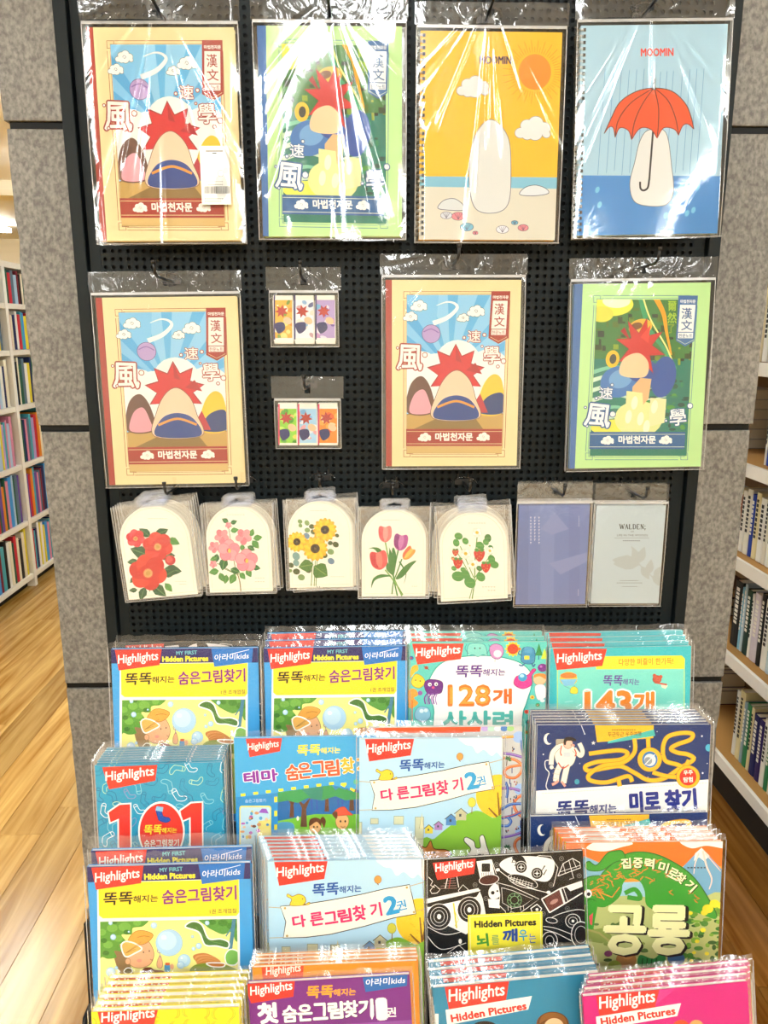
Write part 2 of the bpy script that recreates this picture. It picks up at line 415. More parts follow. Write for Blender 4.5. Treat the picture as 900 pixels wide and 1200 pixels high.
    for j in range(nz):
        for i in range(nx):
            cx, cz = X0+(i+.5)*p, .01+(j+.5)*p; o = len(V)
            V += [(cx+a, 0, cz+b) for a, b in sq]+[(cx+a, 0, cz+b) for a, b in hole]+[(cx+a, .0016, cz+b) for a, b in hole]+[(cx+a, 0, cz+b) for a, b in cor]
            for k in range(8):
                l = (k+1) % 8
                F.append((o+k, o+8+k, o+8+l, o+l)); F.append((o+8+k, o+16+k, o+16+l, o+8+l))
            F += [(o+24, o, o+1), (o+25, o+2, o+3), (o+26, o+4, o+5), (o+27, o+6, o+7)]
    m = MB(); m.v = V; m.f = F; m.c = [lin('#0e1619')]*len(F); m.obj('perforated_sheet', 'blackmetal', pb)
    MB().box(-.45, .45, .0125, .024, 0, hz+.3, '#060808').obj('backing', 'blackmetal', pb)
    MB().box(X0-.0155, X0-.0005, 0, .003, 0, hz+.3, '#0e1619').obj('margin_strip', 'blackmetal', pb)
    MB().box(-X0+.001, -X0+.0155, 0, .003, 0, hz+.3, '#0e1619').obj('margin_strip', 'blackmetal', pb)
    for s in (-1, 1):
        MB().box(min(s*.441, s*.4585), max(s*.441, s*.4585), -.008, .012, 0, hz+.3, '#10171a').obj('frame_rail', 'blackmetal', pb, bevel=.0015)

def make_lamps():
    vis = 0
    for x, y in LAMPS:
        cn = {-7.0: 'added outermost left', -4.7: 'far left', -2.3: 'left', 0.0: 'middle', 2.2: 'right'}[x]
        rn = {-4.8: 'rearmost behind', -3.4: 'well behind', -2.0: 'close behind', -0.7: 'just behind', 4.0: 'first beyond', 7.0: 'second beyond', 10.0: 'third beyond'}[y]
        t = thing('ceiling_light', f'long flat fluorescent ceiling light, {cn} line, {rn} the viewer', 'light', Matrix.Translation((x, y, CEIL)), 'fluorescent lights in rows across the ceiling')
        MB().box(-.05, .05, -.62, .62, -.05, 0, '#f0f0ee').obj('housing', 'white_laminate', t)
        MB().box(-.14, .14, -.6, .6, -.10, -.051).obj('diffuser', 'lamp', t)

# ---------------------------------------------------------------- bookcases and their books
HUE = [('pale blue', '#a9c6e0'), ('white', '#e9e9e6'), ('navy', '#1d2a5c'), ('red', '#c32b3a'), ('purple', '#6a4c9c'), ('pink', '#d98aa8'), ('teal', '#4aa6b8'),
       ('yellow', '#e8d63a'), ('orange', '#e08a2a'), ('sky blue', '#3f96dc'), ('lilac', '#b49ad0'), ('green', '#1f5a48'), ('cream', '#e6dfc8'), ('maroon', '#7c2434'), ('slate', '#5d7488'), ('black', '#1c1c20')]
def bookmesh(t, h, d, col):
    """upright book: spine towards -y, thickness along x, standing on z=0; rounded spine, hard cover round a cream page block"""
    b = MB(); c = .0014
    sp = [(-t/2, 0), (-t*.35, -.0018), (0, -.0026), (t*.35, -.0018), (t/2, 0)]
    n = len(sp)
    for za, zb in ((0, h),):
        vs = [(x, y, z) for z in (za, zb) for x, y in sp]+[(x, c, z) for z in (za, zb) for x in (-t/2, t/2)]
        fs = [(i, i+1, n+i+1, n+i) for i in range(n-1)]+[tuple(range(n-1, -1, -1)), tuple(range(n, 2*n))]
        b.add(vs, fs, col)
    b.box(-t/2, -t/2+c, 0, d, 0, h, col); b.box(t/2-c, t/2, 0, d, 0, h, col)
    b.box(-t/2+c, t/2-c, c, d-.004, .003, h-.003, '#ebe4d0')
    return b
def fill_shelf(rng, case, side, X, ya, yb, z, hmax, depthdir, shelfname, casename, pal, tmin, tmax, lo=.72, hi=.96, lean=0.0, marks=False, seq=None):
    """a row of books along y on a shelf; depthdir = +1: page block towards +x (spine faces -x)"""
    y = ya; row = []; last = None
    if seq:
        yy = yb; dd = dict(pal)
        for nm, t, h in seq:
            if yy-t < ya: break
            row.append((yy-t, t, h, nm, dd[nm])); yy -= t+.0008
        row.reverse(); y = yb
    while True:
        t = rng.uniform(tmin, tmax)
        if y+t > yb: break
        nm, hx = rng.choice(pal)
        while nm == last: nm, hx = rng.choice(pal)
        last = nm
        h = hmax*rng.uniform(lo, hi); row.append((y, t, h, nm, hx)); y += t+.0008
    cnt = {}
    for k, (y, t, h, nm, hx) in enumerate(row):
        cnt[nm] = cnt.get(nm, 0)+1
    idx = {}
    for k, (y, t, h, nm, hx) in enumerate(row):
        idx[nm] = idx.get(nm, 0)+1
        prv = row[k-1][3] if k else None; nxt = row[k+1][3] if k+1 < len(row) else None
        wh = f'beside {prv} and {nxt}' if prv and nxt else ('ending its row' if prv else 'starting its row')
        ordn = '' if cnt[nm] == 1 else (['', 'nearest ', 'second ', 'third ', 'fourth ', 'fifth ', 'sixth ', 'seventh ', 'eighth ', 'ninth ', 'tenth '][min(idx[nm], 10)])
        lb = f'{ordn}{nm} book {wh}, {shelfname}'; assert len(lb.split()) <= 16, lb
        d = rng.uniform(.12, .16)
        o = bookmesh(t-.001, h, d, hx).obj('book', 'bookcloth')
        tag(o, lb, 'book', f'books on the {shelfname}')
        o.rotation_euler = (0, 0, -R_(90)*depthdir); o.location = (X, y+t/2, z+.0012)
        o.rotation_euler = (rng.uniform(-lean, lean)*0, 0, -R_(90)*depthdir)
        if marks:
            mb = MB(); r2 = random.Random(k*7+int(z*100)); zz = h*.9; cc = '#2a2a2e' if nm in ('white', 'cream', 'pale grey', 'ivory') else '#e8e4d8'
            while zz > h*.35:
                hh = r2.uniform(.006, .011); mb.box(-t*.2, t*.2, -.0031, -.0026, zz-hh, zz, cc); zz -= hh+.004
            mb.obj('spine_lettering', 'bookcloth', o)

def make_left_case():
    X = -1.875; Zs = [.075, .38, .695, 1.01, 1.305, 1.547]; top = 1.76; ys = [3.15, 4.20, 5.25]
    root = thing('bookcase', 'tall white bookcase of closely packed books beyond the left aisle', 'bookcase', Matrix.Translation((X, 3.15, 0)))
    D = .32
    for z in Zs: MB().box(-D, 0, 0, 2.1, z-.028, z, '#eceae2').obj('shelf', 'white_laminate', root, bevel=.002)
    MB().box(-D, 0, 0, 2.1, top-.03, top, '#eceae2').obj('top_board', 'white_laminate', root)
    for y in ys: MB().box(-D, .004, y-3.15-.016, y-3.15+.016, .0, top-.03, '#f0eee8').obj('upright', 'white_laminate', root)
    MB().box(-D, -.04, 0, 2.1, 0, .045, '#15130f').obj('plinth', 'blackmetal', root)  # near-black colour paints in the shadow at the kick
    MB().box(-D-.01, -D, 0, 2.1, 0, top, '#cfccc2').obj('back_panel', 'white_laminate', root)
    names = ['bottom', 'second-lowest', 'third-lowest', 'third-highest', 'second-highest', 'top']
    starts = [3.42, 3.52, 3.62, 3.76, 3.88, 4.0]
    for k, z in enumerate(Zs):
        hm = (Zs[k+1] if k+1 < len(Zs) else top)-z-.03
        for bay, (ya, yb) in (('near bay', (starts[k], 4.17)), ('far bay', (4.23, 4.76))):
            rng = random.Random(100*k+(7 if bay == 'far bay' else 1))
            pal = HUE
            fill_shelf(rng, root, 'l', X-.015, ya, yb, z, hm, -1, f'{names[k]} shelf, left bookcase {bay}', '', pal, .016, .040, .8, .97)

def make_right_case():
    X = 1.05; Zs = [.17, .49, .775, 1.045, 1.32, 1.6]; top = 1.9; y0, y1 = 1.35, 3.1
    root = thing('bookcase', 'white bookcase with oak shelf boards to the right of the column', 'bookcase', Matrix.Translation((X, y0, 0)))
    D = .34; Lh = y1-y0
    for z in Zs:
        s = MB().box(.012, D, 0, Lh, z-.030, z-.001, '#b98a4c').obj('shelf', 'bookcloth', root)
        MB().box(0, .0115, 0, Lh, z-.034, z+.002, '#eeebe4').obj('shelf_edge', 'white_laminate', s, bevel=.001)
    for y in (0, Lh): MB().box(0, D, y-.012, y+.012, 0, top, '#eeebe4').obj('upright', 'white_laminate', root)
    MB().box(0, D, 0, Lh, top, top+.025, '#eeebe4').obj('top_board', 'white_laminate', root)
    MB().box(D, D+.01, 0, Lh, 0, top, '#7d6444').obj('back_panel', 'bookcloth', root)
    MB().box(.05, .07, 0, Lh, 0, .14, '#1b1712').obj('plinth', 'bookcloth', root)
    SEQ = {0: [('white', .02, .205), ('cream', .026, .215), ('grey blue', .016, .19), ('green', .024, .195), ('cream', .016, .195), ('navy', .03, .185), ('violet', .026, .185), ('white', .024, .2), ('green', .02, .21), ('ivory', .03, .2), ('cream', .02, .2)],
           1: [('black', .045, .2), ('light blue', .012, .19), ('pale blue', .014, .205), ('dark green', .03, .195), ('white', .012, .19), ('lilac grey', .036, .2), ('black', .024, .21), ('white', .03, .2), ('pale blue', .02, .2), ('black', .03, .2), ('lilac grey', .026, .2)],
           2: [('ivory', .03, .17), ('cream', .026, .18), ('brown', .009, .165), ('white', .024, .18), ('ivory', .03, .19), ('blue', .02, .18), ('cream', .026, .19), ('white', .03, .18), ('ivory', .02, .19), ('white', .03, .18), ('cream', .026, .18), ('ivory', .03, .18)],
           3: [('white', .01, .17), ('blue', .024, .18), ('magenta', .014, .18), ('cream', .03, .17), ('white', .02, .18), ('blue', .02, .18), ('cream', .02, .18), ('white', .03, .18), ('magenta', .02, .18)]}
    ALL = [('ivory', '#dcd7c8'), ('white', '#e4e2da'), ('cream', '#dccfa0'), ('brown', '#8a4a30'), ('blue', '#1d3c9a'), ('magenta', '#7c2a70'), ('black', '#15171a'), ('dark green', '#12352f'), ('light blue', '#7fb4cc'), ('pale blue', '#b4c8d4'), ('lilac grey', '#cfc6d0'), ('grey blue', '#8b9fa8'), ('green', '#2d7a4c'), ('navy', '#1a1f55'), ('violet', '#2a1c58')]
    pale = [('ivory', '#dcd7c8'), ('white', '#e6e4de'), ('cream', '#d8cba8'), ('pale grey', '#c3c2be')]
    dark = [('black', '#15171a'), ('dark green', '#12352f'), ('light blue', '#8fb6c8'), ('pale grey', '#bcb9b8')]
    low = [('white', '#dedbe0'), ('cream', '#dccfa0'), ('green', '#2d7a4c'), ('grey blue', '#8b9fa8'), ('navy', '#1a1f55'), ('ivory', '#d9d3bd')]
    ups = [('blue', '#1d3c9a'), ('magenta', '#8c2a78'), ('white', '#e4e2da'), ('cream', '#d6cba6')]
    nm = ['bottom shelf', 'second lowest shelf', 'third lowest shelf', 'third highest shelf', 'second highest shelf', 'top shelf']
    spec = [(low, 2.06, .21), (dark, 2.14, .21), (pale, 2.22, .185), (ups, 2.06, .19), (pale, 2.3, .2), (low, 2.3, .2)]
    for k, (pal, yend, hh) in enumerate(spec):
        rng = random.Random(40+k)
        fill_shelf(rng, root, 'r', X+.045, 1.76, yend, Zs[k], hh, 1, f'{nm[k]}, right bookcase', '', ALL if k in SEQ else pal, .017, .034, .86, 1.0, marks=True, seq=SEQ.get(k))
    # books lying flat further along the shelves
    lay = {3: [('grey', '#9d9c98'), ('white', '#d8d6d0'), ('pale grey', '#b9b7b2'), ('ivory', '#d4cfc0'), ('grey', '#a5a39e'), ('white', '#dcdad4')],
           2: [('ivory', '#cfc7b4'), ('white', '#d8d5cc'), ('cream', '#cbbd98'), ('pale grey', '#b9b7b0')],
           1: [('black', '#191a1c'), ('navy', '#1c2140'), ('brown', '#54351f')],
           0: [('violet', '#2c1638'), ('white', '#cfcdc8'), ('dark violet', '#241a3c'), ('white', '#c9c7c4'), ('black', '#141216'), ('red and violet', '#401326')]}
    lay[4] = [('grey', '#88867f'), ('white', '#cccac4')]
    for k, cs in lay.items():
        z = Zs[k]
        for i, (cn, hx) in enumerate(cs):
            t = .03 if k != 0 else (.05 if 'violet' in cn else .012)
            o = bookmesh(t, .24, .17, hx).obj('book', 'bookcloth')
            o.matrix_world = Matrix.Translation((X+.06, 2.36+.0*i, z+t/2)) @ Matrix(((0, 0+1, 0), (0, 0, 1), (1, 0, 0))).to_4x4()
            pos = 'bottom' if i == 0 else 'top' if i == len(cs)-1 else ['', 'second', 'third', 'fourth', 'fifth'][i]
            tag(o, f'{cn} book lying flat, {pos} of its pile, {nm[k]} of right bookcase', 'book', f'pile of flat books on the {nm[k]} right')
            z += t+.0006

# ---------------------------------------------------------------- hooks, clear bags, hanging goods
def hook(x, y, Y=1.112, tipx=None, tipy=None, label='', ln=.095, r=.0020):
    """wire hook leaving the board, tip bent upwards; (x, y) is where the goods hang"""
    P = at(x, y, Y)
    M = Matrix.Translation((P.x, 1.15, P.z+.004))
    t = thing('peg_hook', label, 'hook', M, 'black wire hooks on the perforated board')
    Yt = Y-1.15
    pts = [(0, .008, 0), (0, -.012, 0), (0, -ln*.55, 0), (0, -ln*.86, .001), (0, -ln*.97, .006), (0, -ln, .017)]
    MB().tube([Vector(p) for p in pts], r, '#0b0c0d', 8).obj('wire_arm', 'plastic', t, True)
    MB().box(-.012, .012, -.003, -.0003, -.004, .004, '#0d0e10').tube([(-.008, -.0016, .0), (-.008, -.0016, .012), (-.008, .006, .013)], .0012, '#0b0c0d').tube([(.008, -.0016, .0), (.008, -.0016, .012), (.008, .006, .013)], .0012, '#0b0c0d').obj('back_clip', 'plastic', t)
    arc = [(.020*math.cos(a), -ln*.2, -.002+.012*math.sin(a)) for a in np.linspace(.15, math.pi-.15, 13)]
    MB().tube(arc, .0004, '#c8ccd0', 6).obj('label_loop', 'film_clear', t, True)
    MB().tube([(0, -ln, .016), (0, -ln-.0003, .0185), (0, -ln-.0003, .0205)], r*1.5, '#0b0c0d', 8).obj('end_cap', 'plastic', t, True)
    return t

def wrinkle_sheet(W, z0, z1, y, amp, seed, hook_z, nx=56, nz=80, spread=.9, sharp=1.0, hook_x=0.0):
    rng = np.random.RandomState(seed)
    xs = np.linspace(-W/2, W/2, nx); zs = np.linspace(z0, z1, nz); X, Z = np.meshgrid(xs, zs)
    dx, dz = X-hook_x, hook_z-Z
    th = np.arctan2(dx, dz+.02); r = np.hypot(dx, dz)
    h = np.zeros_like(X)
    for i in range(16):
        t0 = rng.uniform(-spread, spread); s = rng.uniform(.012, .035)/sharp; a = rng.uniform(-.5, 1); rr = rng.uniform(.04, .24); ww = rng.uniform(.04, .11)
        h += a*np.exp(-((th-t0)/s)**2)*np.exp(-((r-rr)/ww)**2)
    for i in range(10):
        kx, kz, ph = rng.uniform(-40, 40), rng.uniform(-25, 25), rng.uniform(0, 6); h += .22*np.sin(kx*X+kz*Z+ph)
    m = np.minimum(1, np.minimum(W/2-abs(X), .012)/.012)
    Y = y - amp*np.clip(h+.6, 0, 2.2)*m
    V = np.stack([X, Y, Z], -1).reshape(-1, 3)
    F = [(j*nx+i, j*nx+i+1, (j+1)*nx+i+1, (j+1)*nx+i) for j in range(nz-1) for i in range(nx-1)]
    return V, F
def bag(parent, W, H, T, seed, head=.026, head_w=None, mx=.007, amp=.0014, tab=None, mat='film_clear', wr=True, hmat='film_header', pad_b=.004, seal=True, hook_z=None, hook_x=0.0, yf=-.0022, yo=.0015, name='clear_bag'):
    """transparent sleeve round an item of W x H x T whose bottom centre is the origin; header strip above"""
    bw = W+2*mx
    b = MB(); yb = T+yo
    hz = hook_z if hook_z is not None else H+head*.45
    if wr:
        V, F = wrinkle_sheet(bw, -pad_b, H+.003, yf, amp, seed, hz, 56 if amp < .002 else 120, 80 if amp < .002 else 100, hook_x=hook_x); b.add(V, F, '#ffffff')
    else: b.add([(-bw/2, yf, -pad_b), (bw/2, yf, -pad_b), (bw/2, yf, H+.003), (-bw/2, yf, H+.003)], [(0, 1, 2, 3)])
    b.add([(-bw/2, yb, -pad_b), (bw/2, yb, -pad_b), (bw/2, yb, H+.003), (-bw/2, yb, H+.003)], [(0, 3, 2, 1)])
    o = b.obj(name, mat, parent, True)
    e = MB()
    for s in (-1, 1): e.tube([(s*bw/2, (yf+yb)/2, -pad_b), (s*bw/2, yf, H*.5), (s*bw/2, yf, H+.003)], .0006, '#ffffff', 5)
    e.tube([(-bw/2, yf, -pad_b), (bw/2, yf, -pad_b)], .0006, '#ffffff', 5)
    if seal: e.box(-bw/2, bw/2, yf-.0006, yf+.0002, H+.003, H+.0065)
    e.obj('seam', 'film_edge', o)
    if head:
        hw = (head_w or bw)
        V, F = wrinkle_sheet(hw, H+.0065, H+.0065+head, yf+.001, amp*1.3, seed+5, hz, 40, 14, 1.6, .5, hook_x)
        # a punched slot is left open round the hook
        F = [f for f in F if math.hypot(sum(V[i][0] for i in f)/4-hook_x, sum(V[i][2] for i in f)/4-hz) > .0045]
        b2 = MB().add(V, F); b2.obj('header_strip', hmat, o, True)
    return o
def slab_book(parent, W, H, T, cover, back=None, spine=None, paper='#f2efe6', name='cover', inset=.0015, spine_w=None):
    c = .0007; b = MB()
    b.box(-W/2, W/2, 0, c, 0, H, cover); b.box(-W/2, W/2, T-c, T, 0, H, back or cover); b.box(-W/2, -W/2+c, c, T-c, 0, H, spine or cover)
    b.obj(name, 'paper', parent)
    MB().box(-W/2+c, W/2-inset, c+.00005, T-c-.00005, inset*.6, H-inset*.6, paper).obj('pages', 'pages', parent)

def dup(root, M, label, group):
    r = root.copy(); COL.objects.link(r); r.matrix_world = M; r['label'] = label
    if group: r['group'] = group
    for ch in root.children:
        c = ch.copy(); COL.objects.link(c); c.parent = r
        for g in ch.children:
            d = g.copy(); COL.objects.link(d); d.parent = c
    return r
def place(TLp, TRp, Y, lean, H):
    return frame(at(*TLp, Y), at(*TRp, Y), R_(lean), H)

# ---------------------------------------------------------------- small drawing motifs
def cloud(c, x, y, s, fill='#f4f4f2', ol='#5a5a60', w=2):
    P = [(-1, .25, .42), (-.5, -.3, .5), (.15, -.5, .55), (.75, -.1, .5), (.95, .35, .3), (.1, .3, .55), (-.5, .4, .4)]
    if ol:
        for a, b, r in P: c.ell(x+a*s, y+b*s, r*s+w, r*s*.9+w, ol)
    for a, b, r in P: c.ell(x+a*s, y+b*s, r*s, r*s*.9, fill)
def swirl(c, x, y, s, fill, ol, w=2):
    cloud(c, x, y, s, fill, ol, w)
    c.curve([(x-.3*s, y), (x-.1*s, y-.3*s), (x+.2*s, y-.1*s), (x, y+.15*s), (x-.15*s, y)], w, ol)
def star(c, x, y, R, r, n, col, rot=-90, sx=1, sy=1):
    c.poly([(x+sx*(R if i % 2 == 0 else r)*math.cos(R_(rot+180*i/n)), y+sy*(R if i % 2 == 0 else r)*math.sin(R_(rot+180*i/n))) for i in range(2*n)], col)
def leaf(c, x, y, l, a, col, w=.36, vein=None):
    ca, sa = math.cos(R_(a)), math.sin(R_(a))
    P = [(0, 0), (.25, -w*.8), (.5, -w), (.8, -w*.5), (1, 0), (.8, w*.5), (.5, w), (.25, w*.8)]
    c.poly([(x+l*(u*ca-v*sa), y+l*(u*sa+v*ca)) for u, v in P], col)
    if vein: c.seg(x, y, x+l*.9*ca, y+l*.9*sa, l*.04, vein)
def petals(c, x, y, r, n, col, alt=None, wid=.62, rot=0, edge=None):
    for k in range(n):
        a = rot+360*k/n; ca, sa = math.cos(R_(a)), math.sin(R_(a))
        if edge: c.ell(x+r*.52*ca, y+r*.52*sa, r*.52, r*wid*.56, edge, a)
        c.ell(x+r*.5*ca, y+r*.5*sa, r*.48, r*wid*.5, col if (k % 2 == 0 or not alt) else alt, a)
def logo(c, p, txt, h=None, rise=None):
    """red skewed badge with white hand-lettered word; p = four corners, txt = baseline ends"""
    c.poly(p, '#e8392f')
    c.text('Highlights', txt[0], txt[1], txt[2], txt[3], txt[4], '#fbf7f2', .02, .12)
def brush(c, x0, y0, x1, y1, h, col, bold=.022, ol=None):
    """the hand-brushed words: two large syllables, three smaller"""
    l = x1-x0; d = (y1-y0)/l
    c.text('똑똑', x0, y0, x0+l*.53, y0+d*l*.53, h, col, bold, .12, ol)
    c.text('해지는', x0+l*.55, y0+d*l*.55-h*.08, x1, y1-h*.08, h*.58, col, bold*.9, .1, ol)

# ---------------------------------------------------------------- cover art: hanging notebooks
def art_red_notebook(M, W, H):
    c = Cv(M, W, H, 440, 290, 4.444, '#f0dba4')
    R = '#a83a30'; LN = '#b0603a'
    c.poly([(30, 150), (84, 150), (84, 1150), (30, 1150)], '#ab3a30'); c.seg(84, 150, 84, 1150, 2.5, '#8a2c26')
    # double ruled frame with knotted corners
    for d, wd in ((0, 3), (13, 2)):
        c.line([(147+d, 276), (147+d, 1046)], wd, LN); c.line([(700-d, 276), (673-d, 1046)], wd, LN)
        c.line([(186, 230+d), (655, 230+d)], wd, LN); c.line([(186, 1090-d), (634, 1090-d)], wd, LN)
    for x, y, sx, sy in ((147, 230, 1, 1), (672, 1090, -1, -1), (147, 1090, 1, -1)):
        c.box(min(x, x+34*sx), min(y, y+34*sy), max(x, x+34*sx), max(y, y+34*sy), 2.5, LN)
        a, b = x+16*sx, y+16*sy
        c.box(min(a, a+30*sx), min(b, b+30*sy), max(a, a+30*sx), max(b, b+30*sy), 2.5, LN)
    pic = [(163, 247), (684, 247), (657, 1072), (163, 1072)]
    c.setclip(pic); c.poly(pic, '#8fcdf0')
    for a in (-168, -150, -132, -112, -92, -70, -50, -28):
        c.poly([(390, 640), (390+700*math.cos(R_(a)), 640+700*math.sin(R_(a))), (390+700*math.cos(R_(a+8)), 640+700*math.sin(R_(a+8)))], '#5fb4e6')
    c.poly([(163, 247), (330, 247), (300, 560), (163, 640)], '#7cc3ec')
    for a in (-168, -150, -132): c.poly([(390, 640), (390+700*math.cos(R_(a)), 640+700*math.sin(R_(a))), (390+700*math.cos(R_(a+9)), 640+700*math.sin(R_(a+9)))], '#4fa8e0')
    for x, y, r in ((240, 625, 85), (430, 600, 118), (590, 640, 110), (190, 700, 80), (330, 700, 150), (540, 740, 150), (650, 640, 70)): c.ell(x, y, r, r, '#f3f2ee')
    c.curve([(300, 395), (375, 365), (424, 318), (412, 292), (372, 284), (318, 302)], 26, '#f0f4f6', 3)
    # tan ground
    c.ell(420, 985, 420, 150, '#8a6428'); c.ell(420, 990, 420, 150, '#c9a058')
    c.poly([(200, 945), (320, 890), (520, 890), (560, 945)], '#8d6e3c')
    # plain stand-in shapes of the same colours (no figures)
    c.blob([(165, 860), (180, 720), (240, 670), (290, 740), (300, 860)], '#6a4438'); c.blob([(180, 860), (200, 770), (250, 740), (280, 800), (285, 860)], '#eaa0ac')
    c.blob([(530, 860), (560, 720), (615, 660), (660, 700), (662, 860)], '#f0c83a'); c.blob([(540, 860), (580, 780), (662, 760), (662, 860)], '#2b3f78'); c.poly([(485, 860), (545, 760), (585, 860)], '#c23a48')
    star(c, 418, 650, 150, 92, 9, '#96202a', -90, 1.02, 1.0); star(c, 418, 652, 143, 88, 9, '#d52a34', -90, 1.02, 1.0)
    c.poly([(418, 510), (450, 600), (418, 590)], '#b8222e'); c.poly([(520, 600), (470, 640), (555, 660)], '#b8222e')
    c.blob([(300, 890), (320, 760), (370, 670), (430, 640), (490, 690), (520, 780), (535, 890)], '#f4cfae', ('#7a5646', 3)); c.blob([(310, 890), (340, 800), (420, 770), (500, 800), (528, 890)], '#2a468c'); c.curve([(322, 832), (420, 800), (515, 832)], 12, '#e89a44')
    c.setclip()
    c.ell(290, 450, 46, 46, '#b79bd0', ol=('#6d5590', 3)); c.curve([(250, 440), (290, 425), (330, 445)], 6, '#8c6cb4')
    for x, y, s in ((228, 306, 32), (183, 362, 28), (525, 334, 34), (457, 368, 24)): swirl(c, x, y, s, '#f6f5f2', '#54575e', 2)
    o = (R, .045)
    c.text('風', 112, 634, 240, 640, 128, '#f7f1ea', .02, .0, (R, .05)); c.text('速', 480, 492, 546, 494, 60, '#f7f1ea', .01, 0, o); c.text('學', 565, 606, 648, 604, 88, '#f7f1ea', .015, 0, o)
    for x, y, r in ((257, 560, 11), (115, 523, 5), (130, 627, 5), (462, 470, 6), (567, 455, 7), (666, 592, 11), (637, 620, 6), (555, 515, 4)): c.ell(x, y, r, r, '#f7f1ea', ol=(R, 4))
    # hanging ribbon tag
    c.poly([(604, 228), (702, 228), (691, 472), (640, 502), (588, 472)], '#a83a30'); c.poly([(612, 278), (688, 278), (680, 424), (602, 424)], '#f4ece2'); c.poly([(603, 428), (679, 428), (677, 456), (602, 456)], '#f4ece2')
    c.line([(598, 466), (640, 490), (684, 466)], 2, '#f0dba4')
    c.text('마법천자문', 612, 268, 692, 268, 17, '#f7efe4', .03); c.text('漢', 620, 350, 670, 350, 58, R, .01); c.text('文', 618, 412, 672, 412, 52, R, .01); c.text('한문노트', 606, 453, 674, 453, 20, R, .01)
    # title band
    c.poly([(161, 945), (659, 945), (657, 1034), (161, 1034)], '#a8352b'); c.poly([(163, 1034), (657, 1034), (656, 1070), (163, 1070)], '#dcb673')
    c.seg(163, 958, 658, 958, 2.5, '#f0dba4'); c.seg(163, 1022, 657, 1022, 2.5, '#f0dba4')
    c.text('마법천자문', 312, 1006, 505, 1006, 40, '#faf4ea', .04); swirl(c, 257, 990, 26, '#faf4ea', '#a8352b', 1); swirl(c, 562, 988, 26, '#faf4ea', '#a8352b', 1)
    return c
def art_green_notebook(M, W, H):
    c = Cv(M, W, H, 650, 290, 4.285, '#bfe89c'); B = '#2f5f96'; LN = '#4c8f9a'
    c.poly([(60, 150), (143, 150), (100, 1130), (20, 1130)], '#3b6cab')
    for d, wd in ((0, 3), (13, 2)):
        c.line([(197+d*.9, 290), (156+d*.9, 1025)], wd, LN); c.line([(716-d, 290), (668-d, 1025)], wd, LN)
        c.line([(240, 242+d), (680, 242+d)], wd, LN); c.line([(200, 1066-d), (620, 1066-d)], wd, LN)
    for x, y, sx, sy in ((196, 242, 1, 1), (155, 1066, 1, -1), (667, 1066, -1, -1)):
        c.box(min(x, x+34*sx), min(y, y+34*sy), max(x, x+34*sx), max(y, y+34*sy), 2.5, LN)
        a, b = x+16*sx, y+16*sy; c.box(min(a, a+28*sx), min(b, b+28*sy), max(a, a+28*sx), max(b, b+28*sy), 2.5, LN)
    pic = [(212, 262), (700, 262), (662, 1046), (176, 1046)]
    c.setclip(pic); c.poly(pic, '#3c7a3a')
    rg = random.Random(3)
    c.poly([(176, 560), (700, 560), (662, 1046), (176, 1046)], '#1f7a68')
    for i in range(60):
        x, y = rg.uniform(200, 690), rg.uniform(300, 560); c.rect(x, y, x+rg.uniform(10, 40), y+rg.uniform(8, 40), rg.choice(['#2c4420', '#6c8a24', '#1f3320', '#8aa42c', '#4d6e28']))
    c.ell(285, 285, 110, 60, '#f6ef50'); c.ell(310, 270, 70, 34, '#fbfbd0'); c.ell(235, 335, 60, 40, '#e0dc4a')
    for y in (600, 640, 690, 740, 800, 850): c.curve([(180, y+30), (300, y), (420, y+25), (560, y+10)], 22, '#cfe9d0' if y % 100 else '#7cc8a8', 4)
    for i in range(50): x, y = rg.uniform(460, 665), rg.uniform(640, 920); c.ell(x, y, rg.uniform(6, 22), rg.uniform(4, 14), rg.choice(['#1c5a48', '#2e8a5c', '#4c9a44', '#174c44']))
    c.ell(300, 905, 120, 42, '#e9e858'); c.ell(420, 860, 120, 90, '#e6ea9c')
    # generic swirls and a burst in the same colours
    c.curve([(430, 240), (470, 400), (540, 500), (610, 610)], 30, '#3ca06a', 12); c.curve([(500, 240), (545, 330), (560, 420), (585, 540)], 30, '#f0a82c', 8); c.curve([(440, 240), (480, 360), (560, 500), (600, 600)], 8, '#f2ec90')
    c.ell(290, 560, 34, 44, '#f0c030', 10); c.ell(292, 560, 17, 25, '#3a3a2a', 10)
    c.ell(318, 675, 92, 78, '#3d78be', -20); c.ell(545, 650, 62, 105, '#2d55a6', 12); c.ell(330, 660, 60, 46, '#6ea6da', -20); c.ell(440, 620, 80, 60, '#2f4f9c')
    c.ell(430, 400, 60, 40, '#f3b642', -15); c.ell(410, 395, 30, 18, '#7a4a20', -15)
    star(c, 430, 500, 158, 74, 8, '#8d1d22', -75, .82, .98); star(c, 430, 500, 150, 70, 8, '#cf2b2a', -75, .82, .98)
    c.poly([(330, 420), (380, 470), (350, 400)], '#a81e24'); c.poly([(480, 390), (470, 480), (430, 450)], '#e8463c')
    c.blob([(330, 640), (345, 560), (420, 530), (470, 580), (450, 650)], '#f2cfa2')
    c.poly([(390, 700), (430, 655), (485, 660), (470, 760), (380, 860)], '#e9bb84'); c.poly([(480, 755), (560, 760), (550, 880), (470, 900)], '#f4ecb0'); c.poly([(360, 720), (440, 730), (450, 910), (350, 910)], '#f0eaa2')
    for x, y in ((400, 780), (430, 860), (500, 800), (460, 900), (370, 850)): c.ell(x, y, 16, 34, '#fafad8', 10)
    c.text('爾', 568, 318, 610, 318, 48, '#a8cc3c', .02); c.text('然', 566, 380, 610, 380, 52, '#a8cc3c', .02); c.text('了', 566, 430, 600, 430, 44, '#7fa030', .02)
    c.setclip()
